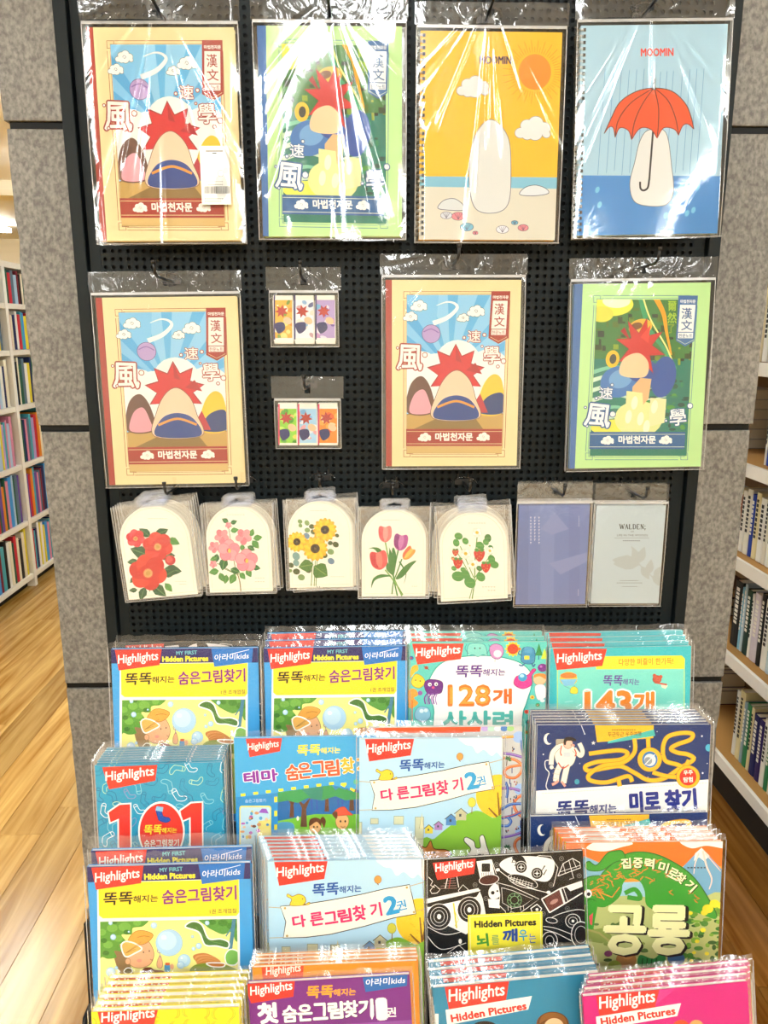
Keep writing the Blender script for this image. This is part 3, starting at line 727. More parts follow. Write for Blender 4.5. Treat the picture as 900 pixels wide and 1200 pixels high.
    o = (B, .045)
    c.text('風', 146, 892, 270, 906, 112, '#f4f8fb', .02, .05, (B, .05)); c.text('速', 222, 758, 288, 762, 58, '#f4f8fb', .01, 0, o); c.text('學', 580, 896, 660, 890, 82, '#f4f8fb', .015, 0, o)
    for x, y, r in ((290, 837, 13), (287, 690, 6), (208, 757, 6), (153, 803, 4), (162, 897, 4), (678, 795, 12), (558, 870, 5), (617, 820, 4)): c.ell(x, y, r, r, '#f4f8fb', ol=(B, 4))
    c.poly([(620, 242), (718, 242), (699, 470), (653, 498), (607, 468)], '#3f6ea6'); c.poly([(628, 288), (706, 288), (694, 424), (618, 424)], '#f0f3f2'); c.poly([(618, 428), (694, 428), (692, 456), (617, 456)], '#f0f3f2')
    c.text('마법천자문', 630, 280, 706, 280, 17, '#eef4f6', .03); c.text('漢', 636, 360, 688, 360, 56, B, .01); c.text('文', 634, 416, 688, 416, 50, B, .01); c.text('한문노트', 622, 453, 690, 453, 19, B, .01); c.line([(612, 462), (653, 486), (697, 464)], 2, '#d8ecd0')
    c.poly([(176, 926), (655, 926), (650, 1012), (172, 1012)], '#28619a'); c.seg(178, 938, 652, 938, 2.5, '#dcecd8'); c.seg(175, 1001, 650, 1001, 2.5, '#dcecd8')
    c.text('마법천자문', 320, 984, 505, 984, 38, '#f4f8f4', .04); swirl(c, 265, 970, 25, '#f4f8f4', '#28619a', 1); swirl(c, 557, 968, 25, '#f4f8f4', '#28619a', 1)
    return c
def art_yellow_spiral(M, W, H):
    c = Cv(M, W, H, 470, 0, 4, '#f7bd28')
    c.poly([(40, 826), (780, 832), (780, 890), (40, 874)], '#7fbfd8'); c.poly([(40, 874), (780, 886), (780, 1180), (40, 1180)], '#ddd7c6')
    for k in range(56):
        a = 2*math.pi*k/56; r0, r1 = 92, 150 if k % 2 else 118
        c.seg(627+r0*math.cos(a), 338+r0*math.sin(a), 627+r1*math.cos(a), 338+r1*math.sin(a), 3.2, '#ee9a1e')
    c.ell(627, 338, 76, 84, '#f0902a', n=40)
    cloud(c, 340, 412, 56, '#e6e6e4', '#8b8a86', 2.5); cloud(c, 622, 608, 62, '#e6e6e4', '#8b8a86', 2.5)
    c.text('MOOMIN', 368, 299, 516, 301, 36, '#3c2850', .035)
    # plain pale standing stone, shells on the sand
    c.blob([(420, 560), (500, 640), (515, 800), (500, 960), (420, 1000), (340, 965), (318, 800), (345, 640)], '#dededa', ('#5a5870', 3))
    c.blob([(172, 975), (200, 940), (250, 932), (290, 960), (290, 985), (220, 985)], '#d9dcdc', ('#5a5870', 3)); c.blob([(556, 912), (580, 880), (630, 868), (680, 885), (688, 908), (620, 918)], '#dfe3e6', ('#5a5870', 3))
    for x, y, r, cl in ((268, 1014, 30, '#e88a94'), (308, 1064, 30, '#6fb2cc'), (348, 1092, 12, '#e88a94'), (475, 1076, 28, '#e6e4ea'), (532, 1044, 15, '#6fb2cc'), (572, 1068, 24, '#e88a94'), (212, 1010, 26, '#d5d6dc')):
        c.ell(x, y, r, r*.6, cl, ol=('#4a3f5c', 2))
        for k in (-.6, -.2, .2, .6): c.seg(x, y+r*.5, x+k*r, y-r*.45, 1.8, '#4a3f5c')
    return c
def art_blue_spiral(M, W, H):
    c = Cv(M, W, H, 650, 0, 4, '#a9cfe4')
    c.poly([(40, 822), (860, 826), (860, 1180), (40, 1180)], '#3e88cf')
    for i, x in enumerate((237, 277, 313, 350, 385, 420, 455, 497, 527, 557, 600, 635, 667, 700)):
        y1 = 820-(i % 3)*10; c.line([(x, 318+(i*37 % 20)), (x-(y1-318)*.07, y1)], 2.4, '#6a9bc8')
    c.text('MOOMIN', 405, 264, 556, 262, 36, '#ea4433', .035)
    # plain pale rounded boulder under a red umbrella
    c.blob([(440, 610), (520, 620), (548, 780), (556, 900), (520, 960), (430, 965), (370, 940), (352, 860), (375, 760), (400, 660)], '#e3e3e1', ('#6a6a72', 3))
    for x, y in ((650, 985), (620, 1000), (520, 1010), (200, 890), (210, 960), (590, 880), (670, 880)): c.ell(x, y, 10, 16, '#6fc3e6', 20)
    c.line([(462, 600), (443, 845)], 9, '#2d2b30'); c.curve([(443, 840), (436, 880), (416, 893), (402, 882), (400, 852)], 9, '#2d2b30')
    um = smooth([(232, 626), (262, 560), (305, 480), (380, 430), (465, 413), (550, 428), (612, 485), (640, 550), (652, 606)])
    sc = smooth([(652, 606), (625, 582), (600, 590), (580, 634)])[1:]+smooth([(580, 634), (560, 606), (510, 600), (480, 648)])[1:]+smooth([(480, 648), (450, 606), (400, 602), (360, 655)])[1:]+smooth([(360, 655), (345, 612), (305, 600), (283, 645)])[1:]+smooth([(283, 645), (275, 600), (255, 596), (232, 626)])[1:-1]
    c.poly(um+sc, '#e75430'); c.line(um, 4, '#3a2a2c'); c.line(sc, 4, '#8d2f26')
    for p in ([(460, 415), (360, 480), (300, 560), (283, 640)], [(462, 415), (410, 490), (375, 570), (361, 648)], [(468, 415), (486, 500), (486, 580), (481, 640)], [(470, 415), (530, 470), (565, 550), (580, 628)]): c.curve(p, 4, '#4a2a26')
    c.line([(467, 362), (466, 422)], 11, '#2a3038', w1=15)
    return c

# ---------------------------------------------------------------- cover art: botanical cards
def arch_pts(W, H, n=18, r=None):
    r = W/2; return [(-W/2, 0), (W/2, 0)]+[(r*math.cos(a), H-r*.98+r*.98*math.sin(a)) for a in np.linspace(0, math.pi, n)]
CARD = '#fbf5e4'
def card_border(c, W, H):
    q = [(x*.92, .004+z*.955) for x, z in arch_pts(W, H)]; n = len(q); tr = []
    for i in range(n):
        a, b = q[i], q[(i+1) % n]; k = .9935; a2, b2 = (a[0]*k, a[1]*k+.0004), (b[0]*k, b[1]*k+.0004); tr += [[a, b, b2], [a, b2, a2]]
    c.emit(tr, '#d3c9a6')
def ink(c, x0, x1, y, col='#b5aa88', w=2.4, seg=7):
    k = (x1-x0)/seg
    for i in range(seg): c.seg(x0+i*k, y, x0+i*k+k*.6, y, w, col)
def art_camellia(M, W, H):
    c = Cv(M, W, H, 130, 560, 4.5); card_border(c, W, H); ink(c, 195, 300, 215)
    for x, y, l, a, k in ((210, 310, 75, 215, 0), (230, 305, 80, -25, 0), (300, 320, 70, 25, 1), (205, 410, 110, 200, 0), (145, 440, 60, 175, 0), (250, 410, 90, 0, 0), (280, 480, 95, 8, 0), (280, 520, 70, -30, 0), (130, 520, 45, 130, 0), (215, 560, 100, 40, 0), (180, 575, 75, 110, 0), (285, 555, 60, 50, 1), (140, 590, 45, 175, 0)):
        leaf(c, x, y, l, a, '#2c5a34' if not k else '#5c9a4c', .3, '#6a8f5a' if k == 0 else '#3e7a3c')
    c.seg(190, 340, 205, 600, 4, '#5a6a38')
    def cam(x, y, r, col, dk):
        for k in range(6): a = 60*k+15; c.ell(x+r*.5*math.cos(R_(a)), y+r*.45*math.sin(R_(a)), r*.56, r*.5, dk if k % 2 else col, a)
        c.ell(x, y, r*.5, r*.45, dk)
        for k in range(14): a = 2*math.pi*k/14; c.seg(x, y+r*.05, x+r*.26*math.cos(a), y+r*.05+r*.26*math.sin(a), r*.05, '#e8c87c')
        c.ell(x, y+r*.05, r*.14, r*.14, '#c89048')
    cam(130, 318, 48, '#e8505a', '#d63440'); cam(247, 360, 76, '#e8453c', '#d22f2c'); cam(196, 498, 96, '#e6402f', '#d02a22'); c.ell(313, 434, 28, 26, '#c32a30'); c.ell(308, 430, 16, 18, '#e2504c')
    ink(c, 340, 400, 545); ink(c, 360, 400, 560); return c
def art_pink(M, W, H):
    c = Cv(M, W, H, 130, 560, 4.5); card_border(c, W, H); ink(c, 610, 710, 194)
    c.curve([(685, 598), (678, 540), (655, 470), (640, 380), (620, 260)], 6, '#8a7a48', 3)
    for x, y in ((560, 450), (720, 380), (700, 500), (600, 480)): c.line([(665, 510), (x, y)], 4, '#7a8a48')
    for x, y, l, a in ((620, 235, 40, -150), (630, 240, 38, -20), (630, 280, 45, -10), (735, 310, 45, -70), (745, 330, 55, 50), (720, 360, 45, 30), (690, 350, 40, 80), (600, 420, 70, 100), (560, 400, 50, 100), (570, 490, 55, 170), (575, 500, 50, 70), (610, 510, 50, 100), (655, 505, 60, 115), (630, 480, 55, 20), (680, 500, 45, 50), (715, 480, 50, 60), (745, 470, 45, 10), (750, 320, 50, -10), (560, 420, 40, 160)):
        leaf(c, x, y, l, a, '#4f8f3e' if (x+y) % 3 else '#2f6a34', .34, '#7db05a')
    for x, y, r in ((585, 308, 38), (700, 310, 42), (545, 365, 30), (620, 250, 17), (540, 455, 20)): petals(c, x, y, r*1.1, 5, '#f09aa0', '#e8808c', .8, 20)
    for x, y, r in ((622, 382, 58), (714, 435, 60)):
        petals(c, x, y, r, 5, '#f3a3ac', '#ee8f9c', .95, -90, '#e57888'); c.ell(x, y, r*.2, r*.2, '#d8506a'); c.ell(x+3, y+2, r*.13, r*.2, '#e8c858')
    ink(c, 760, 815, 527, seg=4); ink(c, 760, 815, 547, seg=4); return c
def art_sunflower(M, W, H):
    c = Cv(M, W, H, 320, 560, 4.737); card_border(c, W, H); ink(c, 205, 305, 182)
    for x in (212, 228, 238): c.curve([(x, 600), (x+4, 520), (x+6, 460)], 5, '#7d9a4e')
    for x, y, r, k in ((150, 242, 14, 1), (188, 250, 16, 1), (152, 265, 12, 1), (215, 270, 16, 0), (190, 290, 16, 1), (186, 322, 19, 2), (128, 435, 24, 3), (128, 472, 20, 3), (100, 485, 16, 0), (95, 515, 12, 1), (130, 520, 20, 0), (157, 552, 20, 1), (322, 462, 20, 2), (348, 370, 18, 0), (320, 410, 19, 1), (318, 362, 14, 0), (285, 430, 18, 0), (195, 510, 20, 0), (355, 320, 12, 0), (222, 300, 15, 0)):
        c.ell(x, y, r, r*.85, ['#4e5a2c', '#7d9c5c', '#6f8aa0', '#7ea49a'][k], (x*7) % 60)
    leaf(c, 225, 480, 85, 170, '#4f7c2e', .42, '#8aa850'); leaf(c, 225, 490, 95, 35, '#4a7a2c', .5, '#86a64c')
    for x, y, r in ((288, 288, 68), (132, 355, 58), (234, 392, 72)):
        petals(c, x, y, r, 15, '#e9a91c', None, .42, 7); petals(c, x, y, r*.92, 15, '#f8cf2e', '#f3bd22', .38, 0)
        c.ell(x, y, r*.36, r*.36, '#4c3414'); c.ell(x, y, r*.24, r*.24, '#2e2210'); c.ell(x, y, r*.1, r*.1, '#6a5428')
    ink(c, 320, 400, 548); c.ell(245, 606, 2, 6, '#222222'); c.ell(258, 606, 2, 6, '#222222')
    return c
def art_tulip(M, W, H):
    c = Cv(M, W, H, 320, 560, 4.737); card_border(c, W, H); ink(c, 605, 710, 234)
    G = '#4f8a3c'
    c.curve([(622, 350), (640, 440), (665, 540), (715, 655)], 8, '#7aa850'); c.curve([(695, 400), (680, 470), (668, 540), (690, 655)], 8, G); c.curve([(622, 510), (650, 545), (690, 600), (720, 650)], 8, '#7aa850'); c.curve([(715, 450), (690, 520), (668, 580), (660, 645)], 7, G)
    for P in ([(665, 540), (640, 470), (645, 400), (640, 380), (665, 430), (678, 500)], [(660, 545), (600, 535), (555, 560), (545, 612), (565, 570), (610, 552)], [(680, 560), (720, 500), (760, 470), (795, 460), (770, 490), (720, 550)], [(670, 540), (665, 470), (660, 400), (672, 390), (685, 450)], [(640, 480), (600, 400), (560, 385), (530, 395), (560, 395), (600, 440)], [(700, 470), (735, 530), (725, 590), (740, 530), (710, 470)], [(665, 540), (630, 510), (632, 470), (660, 500)]):
        c.blob(P, '#3e7c36')
    def tu(x, y, w, h, a, col, dk, lt):
        ca, sa = math.cos(R_(a)), math.sin(R_(a)); T = lambda u, v: (x+w*u*ca-h*v*sa, y+w*u*sa+h*v*ca)
        c.blob([T(-.5, -.3), T(-.35, -.5), T(0, -.42), T(.35, -.5), T(.5, -.25), T(.42, .25), T(0, .5), T(-.42, .25)], col)
        c.blob([T(-.48, -.25), T(-.3, -.48), T(-.08, -.2), T(-.1, .4), T(-.4, .2)], dk); c.blob([T(-.1, -.36), T(.16, -.38), T(.2, .1), T(.02, .42), T(-.16, .1)], lt)
    tu(622, 312, 74, 92, 0, '#ee7a78', '#e25c62', '#f49a92'); tu(708, 358, 78, 92, 8, '#b84e96', '#8e2f78', '#cf78b4'); tu(588, 458, 96, 105, -8, '#e85a58', '#d23c44', '#f07c72'); tu(750, 420, 52, 82, 40, '#f2a048', '#e86a4c', '#f6c05c')
    ink(c, 770, 805, 602, seg=3); return c
def art_strawberry(M, W, H):
    c = Cv(M, W, H, 500, 560, 3); card_border(c, W, H); ink(c, 147, 210, 159, w=2)
    c.curve([(160, 425), (168, 360), (170, 290), (178, 200)], 4, '#6c9a44'); c.curve([(150, 425), (160, 370), (130, 300), (105, 260)], 3, '#6c9a44'); c.curve([(165, 380), (190, 320), (205, 300)], 3, '#6c9a44'); c.line([(165, 350), (118, 240)], 3, '#6c9a44'); c.line([(170, 350), (232, 260)], 3, '#6c9a44')
    for x, y, r in ((112, 205, 15), (104, 228, 14), (136, 222, 13), (215, 212, 15), (208, 226, 12), (188, 238, 16), (228, 285, 15), (238, 305, 16), (228, 298, 13), (110, 346, 22), (136, 340, 18), (152, 368, 22), (190, 348, 18), (96, 318, 10), (225, 245, 10), (185, 318, 11), (128, 322, 10)):
        c.ell(x, y, r, r*.82, '#3d7c32' if x % 2 else '#4f9440', (x*5) % 90); c.seg(x-r*.6, y, x+r*.6, y, 1.2, '#86b85c')
    for x, y, r in ((177, 192, 17), (137, 266, 18), (222, 256, 14), (162, 304, 17), (152, 238, 8)):
        petals(c, x, y, r, 5, '#fbfaf2', '#f0eedf', .9, 18, '#c9cbb0'); c.ell(x, y, r*.34, r*.34, '#dfb83a')
    for x, y, w in ((185, 272, 21), (110, 300, 18), (208, 314, 18), (101, 262, 12), (92, 284, 6)):
        c.blob([(x-w*.9, y-w*.6), (x, y-w), (x+w*.9, y-w*.6), (x+w*.7, y+w*.4), (x, y+w*1.1), (x-w*.7, y+w*.4)], '#d03226'); leaf(c, x, y-w*.8, w*.9, -10, '#4f9440'); leaf(c, x, y-w*.8, w*.9, 190, '#4f9440')
        for u, v in ((-.4, -.2), (.3, -.3), (0, .2), (-.3, .5), (.35, .3)): c.ell(x+u*w, y+v*w, 1.3, 1.6, '#f3cf7a', n=6)
    ink(c, 195, 245, 383, w=2, seg=5); ink(c, 215, 245, 395, w=2, seg=3); return c
def art_lavender(M, W, H):
    c = Cv(M, W, H, 500, 560, 3, '#7b8cc4')
    for a, b, k in ((325, 360, '#7585bc'), (400, 450, '#8394ca'), (500, 540, '#7887c0')): c.poly([(a, 97), (b, 97), (b-4, 450), (a, 450)], k)
    for p in ([(400, 180), (450, 120), (500, 180), (440, 200)], [(430, 300), (570, 260), (572, 290), (470, 340)]): c.poly(p, '#8b99cc')
    for i, x in enumerate((366, 380, 395)):
        for y in range(138, 234 if i != 1 else 220, 11): c.seg(x-3, y, x+3, y, 1.6, '#e6e8f4'); c.seg(x, y+1, x, y+6, 1.8, '#e6e8f4')
    for y in range(134, 168, 8): c.seg(535, y, 535, y+4, 2.4, '#c9cee6')
    for y in range(392, 412, 6): c.seg(533, y, 533, y+3, 2.4, '#c9cee6')
    return c
def serif(c, word, x0, x1, y, h, col, t=3.2):
    """roman capitals drawn with thick and thin strokes"""
    G = {'W': ([((0, 0), (.28, 1), 1), ((.28, 1), (.5, .1), .5), ((.5, .1), (.74, 1), 1), ((.74, 1), (1, 0), .5)], [(0, 0), (.5, .1), (1, 0)]),
         'A': ([((.5, 0), (.1, 1), .5), ((.5, 0), (.9, 1), 1), ((.25, .62), (.75, .62), .4)], [(.1, 1), (.9, 1)]),
         'L': ([((.2, 0), (.2, 1), 1), ((.2, 1), (.85, 1), .5), ((.85, 1), (.88, .75), .4)], [(.2, 0), (.2, 1)]),
         'D': ([((.18, 0), (.18, 1), 1), ((.18, 0), (.6, .03), .4), ((.6, .03), (.88, .3), .8), ((.88, .3), (.88, .7), 1), ((.88, .7), (.6, .97), .8), ((.6, .97), (.18, 1), .4)], [(.18, 0), (.18, 1)]),
         'E': ([((.2, 0), (.2, 1), 1), ((.2, 0), (.8, 0), .5), ((.2, .5), (.65, .5), .4), ((.2, 1), (.85, 1), .5), ((.8, 0), (.82, .22), .4), ((.85, 1), (.87, .78), .4)], [(.2, 0), (.2, 1)]),
         'N': ([((.15, 0), (.15, 1), .5), ((.15, 0), (.85, 1), 1), ((.85, 1), (.85, 0), .5)], [(.15, 0), (.15, 1), (.85, 0)]),
         ';': ([((.4, .3), (.4, .42), 1.2), ((.4, .85), (.4, 1), 1.2), ((.4, 1), (.25, 1.25), .6)], [])}
    wd = {'W': 1.3, ';': .5}; tot = sum(wd.get(k, 1) for k in word); x = x0; u = (x1-x0)/tot
    for k in word:
        w = u*wd.get(k, 1); s, f = G[k]
        for a, b, q in s: c.seg(x+a[0]*w*.86, y-h+a[1]*h, x+b[0]*w*.86, y-h+b[1]*h, t*q, col)
        for a in f: c.seg(x+a[0]*w*.86-w*.12, y-h+a[1]*h, x+a[0]*w*.86+w*.12, y-h+a[1]*h, t*.45, col)
        x += w
def art_walden(M, W, H):
    c = Cv(M, W, H, 500, 560, 3, '#c6d5de')
    for x, y, l, a in ((745, 300, 60, -110), (745, 300, 62, -70), (745, 295, 90, 175), (750, 305, 100, 190), (780, 340, 55, -80), (790, 345, 70, 30), (755, 310, 55, 60), (800, 350, 45, -60)): leaf(c, x, y, l, a, '#bbc6cb', .26)
    c.curve([(720, 240), (745, 300), (790, 345), (830, 390)], 4, '#bbc6cb')
    serif(c, 'WALDEN;', 679, 772, 180, 17, '#3b4046', 3.4); c.text('OR', 717, 191, 729, 191, 5, '#6c7378', .0); c.text('LIFE IN THE WOODS', 669, 205, 777, 205, 7, '#62686e', .0); c.seg(660, 211, 782, 211, 1, '#7a8085')
    ink(c, 690, 752, 221, '#62686e', 3, 9); ink(c, 680, 745, 361, '#6e757a', 2, 9); ink(c, 668, 760, 369, '#6e757a', 2, 11); ink(c, 688, 742, 382, '#6e757a', 2, 7)
    return c

# ---------------------------------------------------------------- cover art: activity books
BLK = '#26221f'
def art_hidden_shell(M, W, H):
    c = Cv(M, W, H, 90, 970, 4.09, '#3f9fe2')
    c.poly([(20, 150), (860, 150), (860, 244), (20, 262)], '#2f2a66')
    c.poly([(97, 262), (778, 243), (790, 1400), (110, 1400)], '#f6f6ee')
    c.poly([(103, 264), (776, 246), (778, 405), (765, 422), (125, 434), (107, 420)], '#f9dc33')
    logo(c, [(70, 192), (320, 182), (308, 264), (92, 296)], 'H', None) if 0 else None
    c.poly([(70, 191), (320, 181), (308, 266), (92, 297)], '#e23c33'); c.text('Highlights', 88, 276, 300, 252, 58, '#fbf4f0', .02, .12)
    c.text('MY FIRST', 398, 212, 508, 206, 19, '#69b9c4', .03); c.text('Hidden Pictures', 325, 248, 567, 240, 26, '#f2e63c', .05)
    c.poly([(583, 176), (806, 168), (800, 244), (600, 270)], '#2272c4'); c.text('아라미kids', 600, 240, 782, 226, 34, '#eef4fa', .01, .15); c.curve([(690, 202), (740, 190), (785, 178)], 3, '#eef4fa')
    brush(c, 127, 372, 388, 358, 58, BLK, .02); c.text('숨은그림찾기', 412, 366, 765, 342, 66, '#86308a', .03, .03); c.text('1권 조개껍질', 638, 412, 765, 408, 22, '#4c4438', .005)
    pic = [(112, 450), (768, 436), (786, 1400), (116, 1400)]
    c.setclip(pic); c.poly(pic, '#f6f092')
    # tree left
    c.poly([(160, 560), (215, 560), (300, 760), (240, 760), (190, 660)], '#9a7a52')
    c.blob([(90, 430), (330, 430), (320, 470), (270, 480), (262, 510), (215, 512), (235, 545), (205, 560), (215, 590), (180, 590), (190, 620), (150, 628), (120, 620), (90, 640)], '#5c9a3a')
    for x, y, r in ((170, 480, 26), (230, 475, 30), (290, 455, 20), (150, 560, 24), (200, 530, 22), (120, 500, 22)): c.ell(x, y, r, r*.75, '#74b04a')
    for x, y in ((140, 600), (240, 500), (180, 450), (130, 540)): c.ell(x, y, 16, 12, '#42792c')
    # tree right
    c.blob([(590, 430), (790, 430), (790, 520), (765, 545), (740, 500), (700, 510), (650, 490), (620, 470)], '#5e9c44')
    for x, y, r in ((700, 455, 24), (745, 470, 26), (650, 452, 18)): c.ell(x, y, r, r*.7, '#478434')
    c.curve([(755, 430), (748, 490), (735, 590)], 18, '#4b86a0'); c.curve([(715, 520), (735, 490), (750, 470)], 6, '#4b86a0')
    P = [(520, 474), (556, 448), (600, 465), (632, 530), (690, 532), (728, 548), (722, 576), (670, 566), (615, 560), (585, 500)]
    c.blob(P, '#4e7a3a', ('#fbfbf4', 7)); c.curve([(570, 475), (610, 520), (650, 545), (700, 555)], 3, '#6c9a50')
    # child blowing bubbles under the tree
    c.blob([(238, 600), (262, 565), (330, 540), (358, 565), (370, 610), (350, 655), (300, 672), (255, 655)], '#efb489', ('#9a6a44', 2.5))
    c.blob([(246, 545), (275, 500), (320, 492), (366, 512), (340, 548), (300, 560)], '#eba94c', ('#a86a24', 2.5)); c.curve([(290, 525), (320, 518), (350, 522)], 3, '#b87428')
    c.blob([(214, 562), (232, 545), (262, 548), (290, 560), (312, 580), (280, 600), (240, 618), (222, 600)], '#f0b860', ('#fbfbf4', 7))
    for a in (200, 170, 140): c.seg(235, 600, 235+75*math.cos(R_(a-190)), 600-55*math.sin(R_(a-120)), 2, '#a8702c')
    c.ell(320, 596, 3, 4, BLK); c.ell(348, 590, 3, 4, BLK); c.curve([(352, 628), (360, 634), (366, 628)], 2.5, '#9a5a44'); c.ell(300, 636, 12, 8, '#f29a86')
    c.ell(245, 640, 12, 14, '#efb489', ol=('#9a6a44', 2))
    c.blob([(315, 680), (350, 668), (375, 680), (420, 690), (420, 760), (300, 760)], '#7c3c2c'); c.blob([(386, 640), (400, 612), (412, 650), (405, 672), (386, 666)], '#efb489', ('#9a6a44', 2)); c.line([(396+10*math.cos(t), 588+11*math.sin(t)) for t in np.linspace(0, 6.1, 14)], 3, '#8c6aa8'); c.seg(397, 600, 400, 622, 3, '#8c6aa8')
    c.rect(420, 655, 448, 690, '#4aa0d8', 5); c.rect(424, 646, 446, 658, '#e8663c', 3); c.ell(456, 665, 10, 14, '#efb489')
    c.blob([(226, 690), (240, 672), (262, 674), (266, 690), (248, 700)], '#6a5a2c', ('#fbfbf4', 5))
    for x, y, r in ((443, 550, 63), (515, 635, 29), (499, 657, 17), (370, 467, 14), (175, 523, 13), (162, 455, 9), (163, 690, 22), (560, 579, 8), (585, 565, 13), (625, 455, 10), (190, 670, 7), (555, 520, 6), (250, 497, 4)):
        c.ell(x, y, r, r, '#b5daf2', ol=('#7fb6e0', 1.5)); c.ell(x-r*.15, y-r*.15, r*.72, r*.72, '#cbe6f6'); c.ell(x-r*.4, y-r*.4, r*.2, r*.16, '#ffffff')
    # stump and bush
    for k in range(7): c.blob([(560+k*12, 610+k*4), (620+k*10, 600+k*8), (690, 640+k*3), (640, 660), (575, 640+k*2)], '#e09a5c' if k % 2 else '#cf8444')
    c.blob([(570, 655), (690, 650), (790, 690), (790, 720), (560, 700)], '#7f9a34')
    c.blob([(622, 648), (680, 646), (710, 650), (700, 665), (650, 664)], '#c87a3c', ('#fbfbf4', 6)); c.blob([(712, 610), (735, 582), (770, 590), (782, 620), (760, 655), (720, 650)], '#7fbf5c', ('#fbfbf4', 6))
    c.poly([(112, 760), (786, 740), (786, 1400), (116, 1400)], '#a9c85a')
    c.setclip(); return c
def art_count128(M, W, H):
    c = Cv(M, W, H, 470, 730, 5, '#5fc9c0')
    c.blob([(170, 320), (230, 240), (340, 200), (520, 192), (680, 225), (760, 290), (765, 370), (735, 470), (710, 600), (700, 1200), (180, 1200), (185, 640), (190, 500), (150, 400)], '#f3f6f4', ('#2fa59a', 7))
    c.poly([(65, 122), (368, 120), (350, 212), (95, 244)], '#ea4433'); c.text('Highlights', 85, 212, 345, 192, 62, '#fbf7f2', .02, .12)
    brush(c, 320, 318, 608, 312, 66, '#5c2c8c', .025)
    c.text('128', 278, 485, 520, 485, 120, '#ee7a26', .03); c.text('128', 286, 475, 514, 475, 100, '#f5a03c', -.012); c.text('개', 540, 472, 645, 472, 84, '#ec6a24', .035)
    c.text('상상력', 248, 655, 650, 655, 138, '#4fb9b0', .035)
    # little monsters and space things round the edge
    c.blob([(390, 190), (395, 130), (440, 118), (490, 130), (505, 190), (480, 185), (450, 198), (420, 185)], '#7fd0c8', ('#2c7c86', 3)); c.ell(432, 148, 4, 5, BLK); c.ell(462, 148, 4, 5, BLK)
    c.curve([(395, 180), (375, 150), (385, 125)], 3, '#2c7c86'); c.curve([(500, 180), (520, 150), (512, 125)], 3, '#2c7c86')
    c.blob([(520, 140), (550, 122), (590, 135), (600, 175), (575, 210), (540, 205), (522, 180)], '#c78cc4', ('#7a3c7c', 3)); c.ell(565, 180, 24, 22, '#f0dcea'); c.seg(550, 205, 550, 228, 3, '#7a3c7c')
    star(c, 655, 152, 48, 36, 12, '#f4c832'); c.ell(655, 152, 32, 30, '#e8452c')
    c.blob([(705, 190), (712, 150), (750, 140), (782, 160), (780, 230), (740, 240), (705, 225)], '#3f8cb8', ('#1c3c5c', 3)); c.rect(722, 140, 768, 176, '#4f9cc8', 8); c.rect(722, 192, 752, 214, '#f0d83a', 3); c.curve([(710, 190), (688, 180), (694, 160)], 7, '#2f6c98'); c.ell(694, 152, 9, 9, '#e8703c'); c.curve([(725, 235), (710, 250), (690, 245)], 9, '#2f6c98'); c.curve([(765, 235), (775, 255), (785, 240)], 9, '#2f6c98'); c.curve([(780, 175), (805, 190), (805, 215)], 6, '#2f6c98')
    c.poly([(808, 118), (786, 190), (830, 192)], '#2c8c4c'); c.poly([(840, 150), (820, 210), (870, 212)], '#c8dc3c'); c.ell(828, 262, 28, 24, '#7a2c8c'); c.ell(820, 255, 8, 7, '#c070c8')
    c.blob([(660, 350), (680, 310), (740, 305), (770, 270), (790, 275), (765, 310), (765, 360), (720, 385), (680, 375)], '#d83c94', ('#8c1c5c', 3)); c.ell(712, 318, 26, 24, '#3c9cd0'); c.ell(708, 310, 14, 10, '#a8dcf0')
    c.ell(812, 330, 36, 34, '#f3c49a', ol=('#b07a44', 2)); c.blob([(778, 320), (785, 300), (840, 298), (850, 330), (812, 312)], '#e88a3c'); c.blob([(785, 370), (840, 365), (850, 430), (800, 450)], '#e9eef2', ('#8090a0', 2)); c.ell(828, 455, 14, 10, '#e9eef2')
    c.blob([(60, 340), (85, 300), (125, 315), (140, 350), (110, 380), (72, 370)], '#f2d03c', ('#a87c1c', 3)); c.blob([(55, 320), (62, 260), (95, 245), (100, 275), (80, 290)], '#f0b83c'); c.ell(85, 335, 4, 4, BLK); c.ell(112, 340, 4, 4, BLK)
    c.blob([(140, 345), (175, 330), (240, 345), (240, 400), (215, 415), (160, 415), (138, 380)], '#6c2a86', ('#481a60', 3)); c.ell(168, 360, 11, 11, '#f4f4f4'); c.ell(205, 358, 11, 11, '#f4f4f4'); c.ell(170, 362, 4, 5, BLK); c.ell(206, 360, 4, 5, BLK); c.ell(188, 378, 9, 7, '#e04c8c')
    for x in (155, 180, 205): c.curve([(x, 410), (x-18, 440), (x-12, 475)], 8, '#7c3c96'); c.curve([(x+8, 410), (x-4, 445), (x+4, 478)], 5, '#9a5cb0')
    c.ell(148, 262, 12, 10, '#c0503c'); c.seg(132, 250, 165, 275, 3, '#6a2a1c'); c.ell(112, 410, 14, 14, '#9a5cb0')
    c.blob([(40, 400), (80, 385), (100, 420), (75, 440), (100, 470), (60, 500), (40, 480)], '#f0a040'); c.seg(65, 450, 65, 575, 5, '#e0602c')
    c.blob([(82, 520), (110, 490), (160, 500), (170, 550), (130, 580), (85, 560)], '#8fc4dc', ('#4c7ca0', 3)); c.ell(120, 515, 13, 12, '#e4f2f8'); c.ell(145, 512, 12, 11, '#e4f2f8')
    for x, y, q in ((768, 435, '#f0d040'), (735, 520, '#e0503c'), (745, 580, '#2c8c8c'), (735, 640, '#5ca03c'), (60, 205, '#3c5cac'), (800, 480, '#3c9c5c')): c.ell(x, y, 14, 12, q); c.ell(x, y, 5, 5, '#b8402c')
    return c
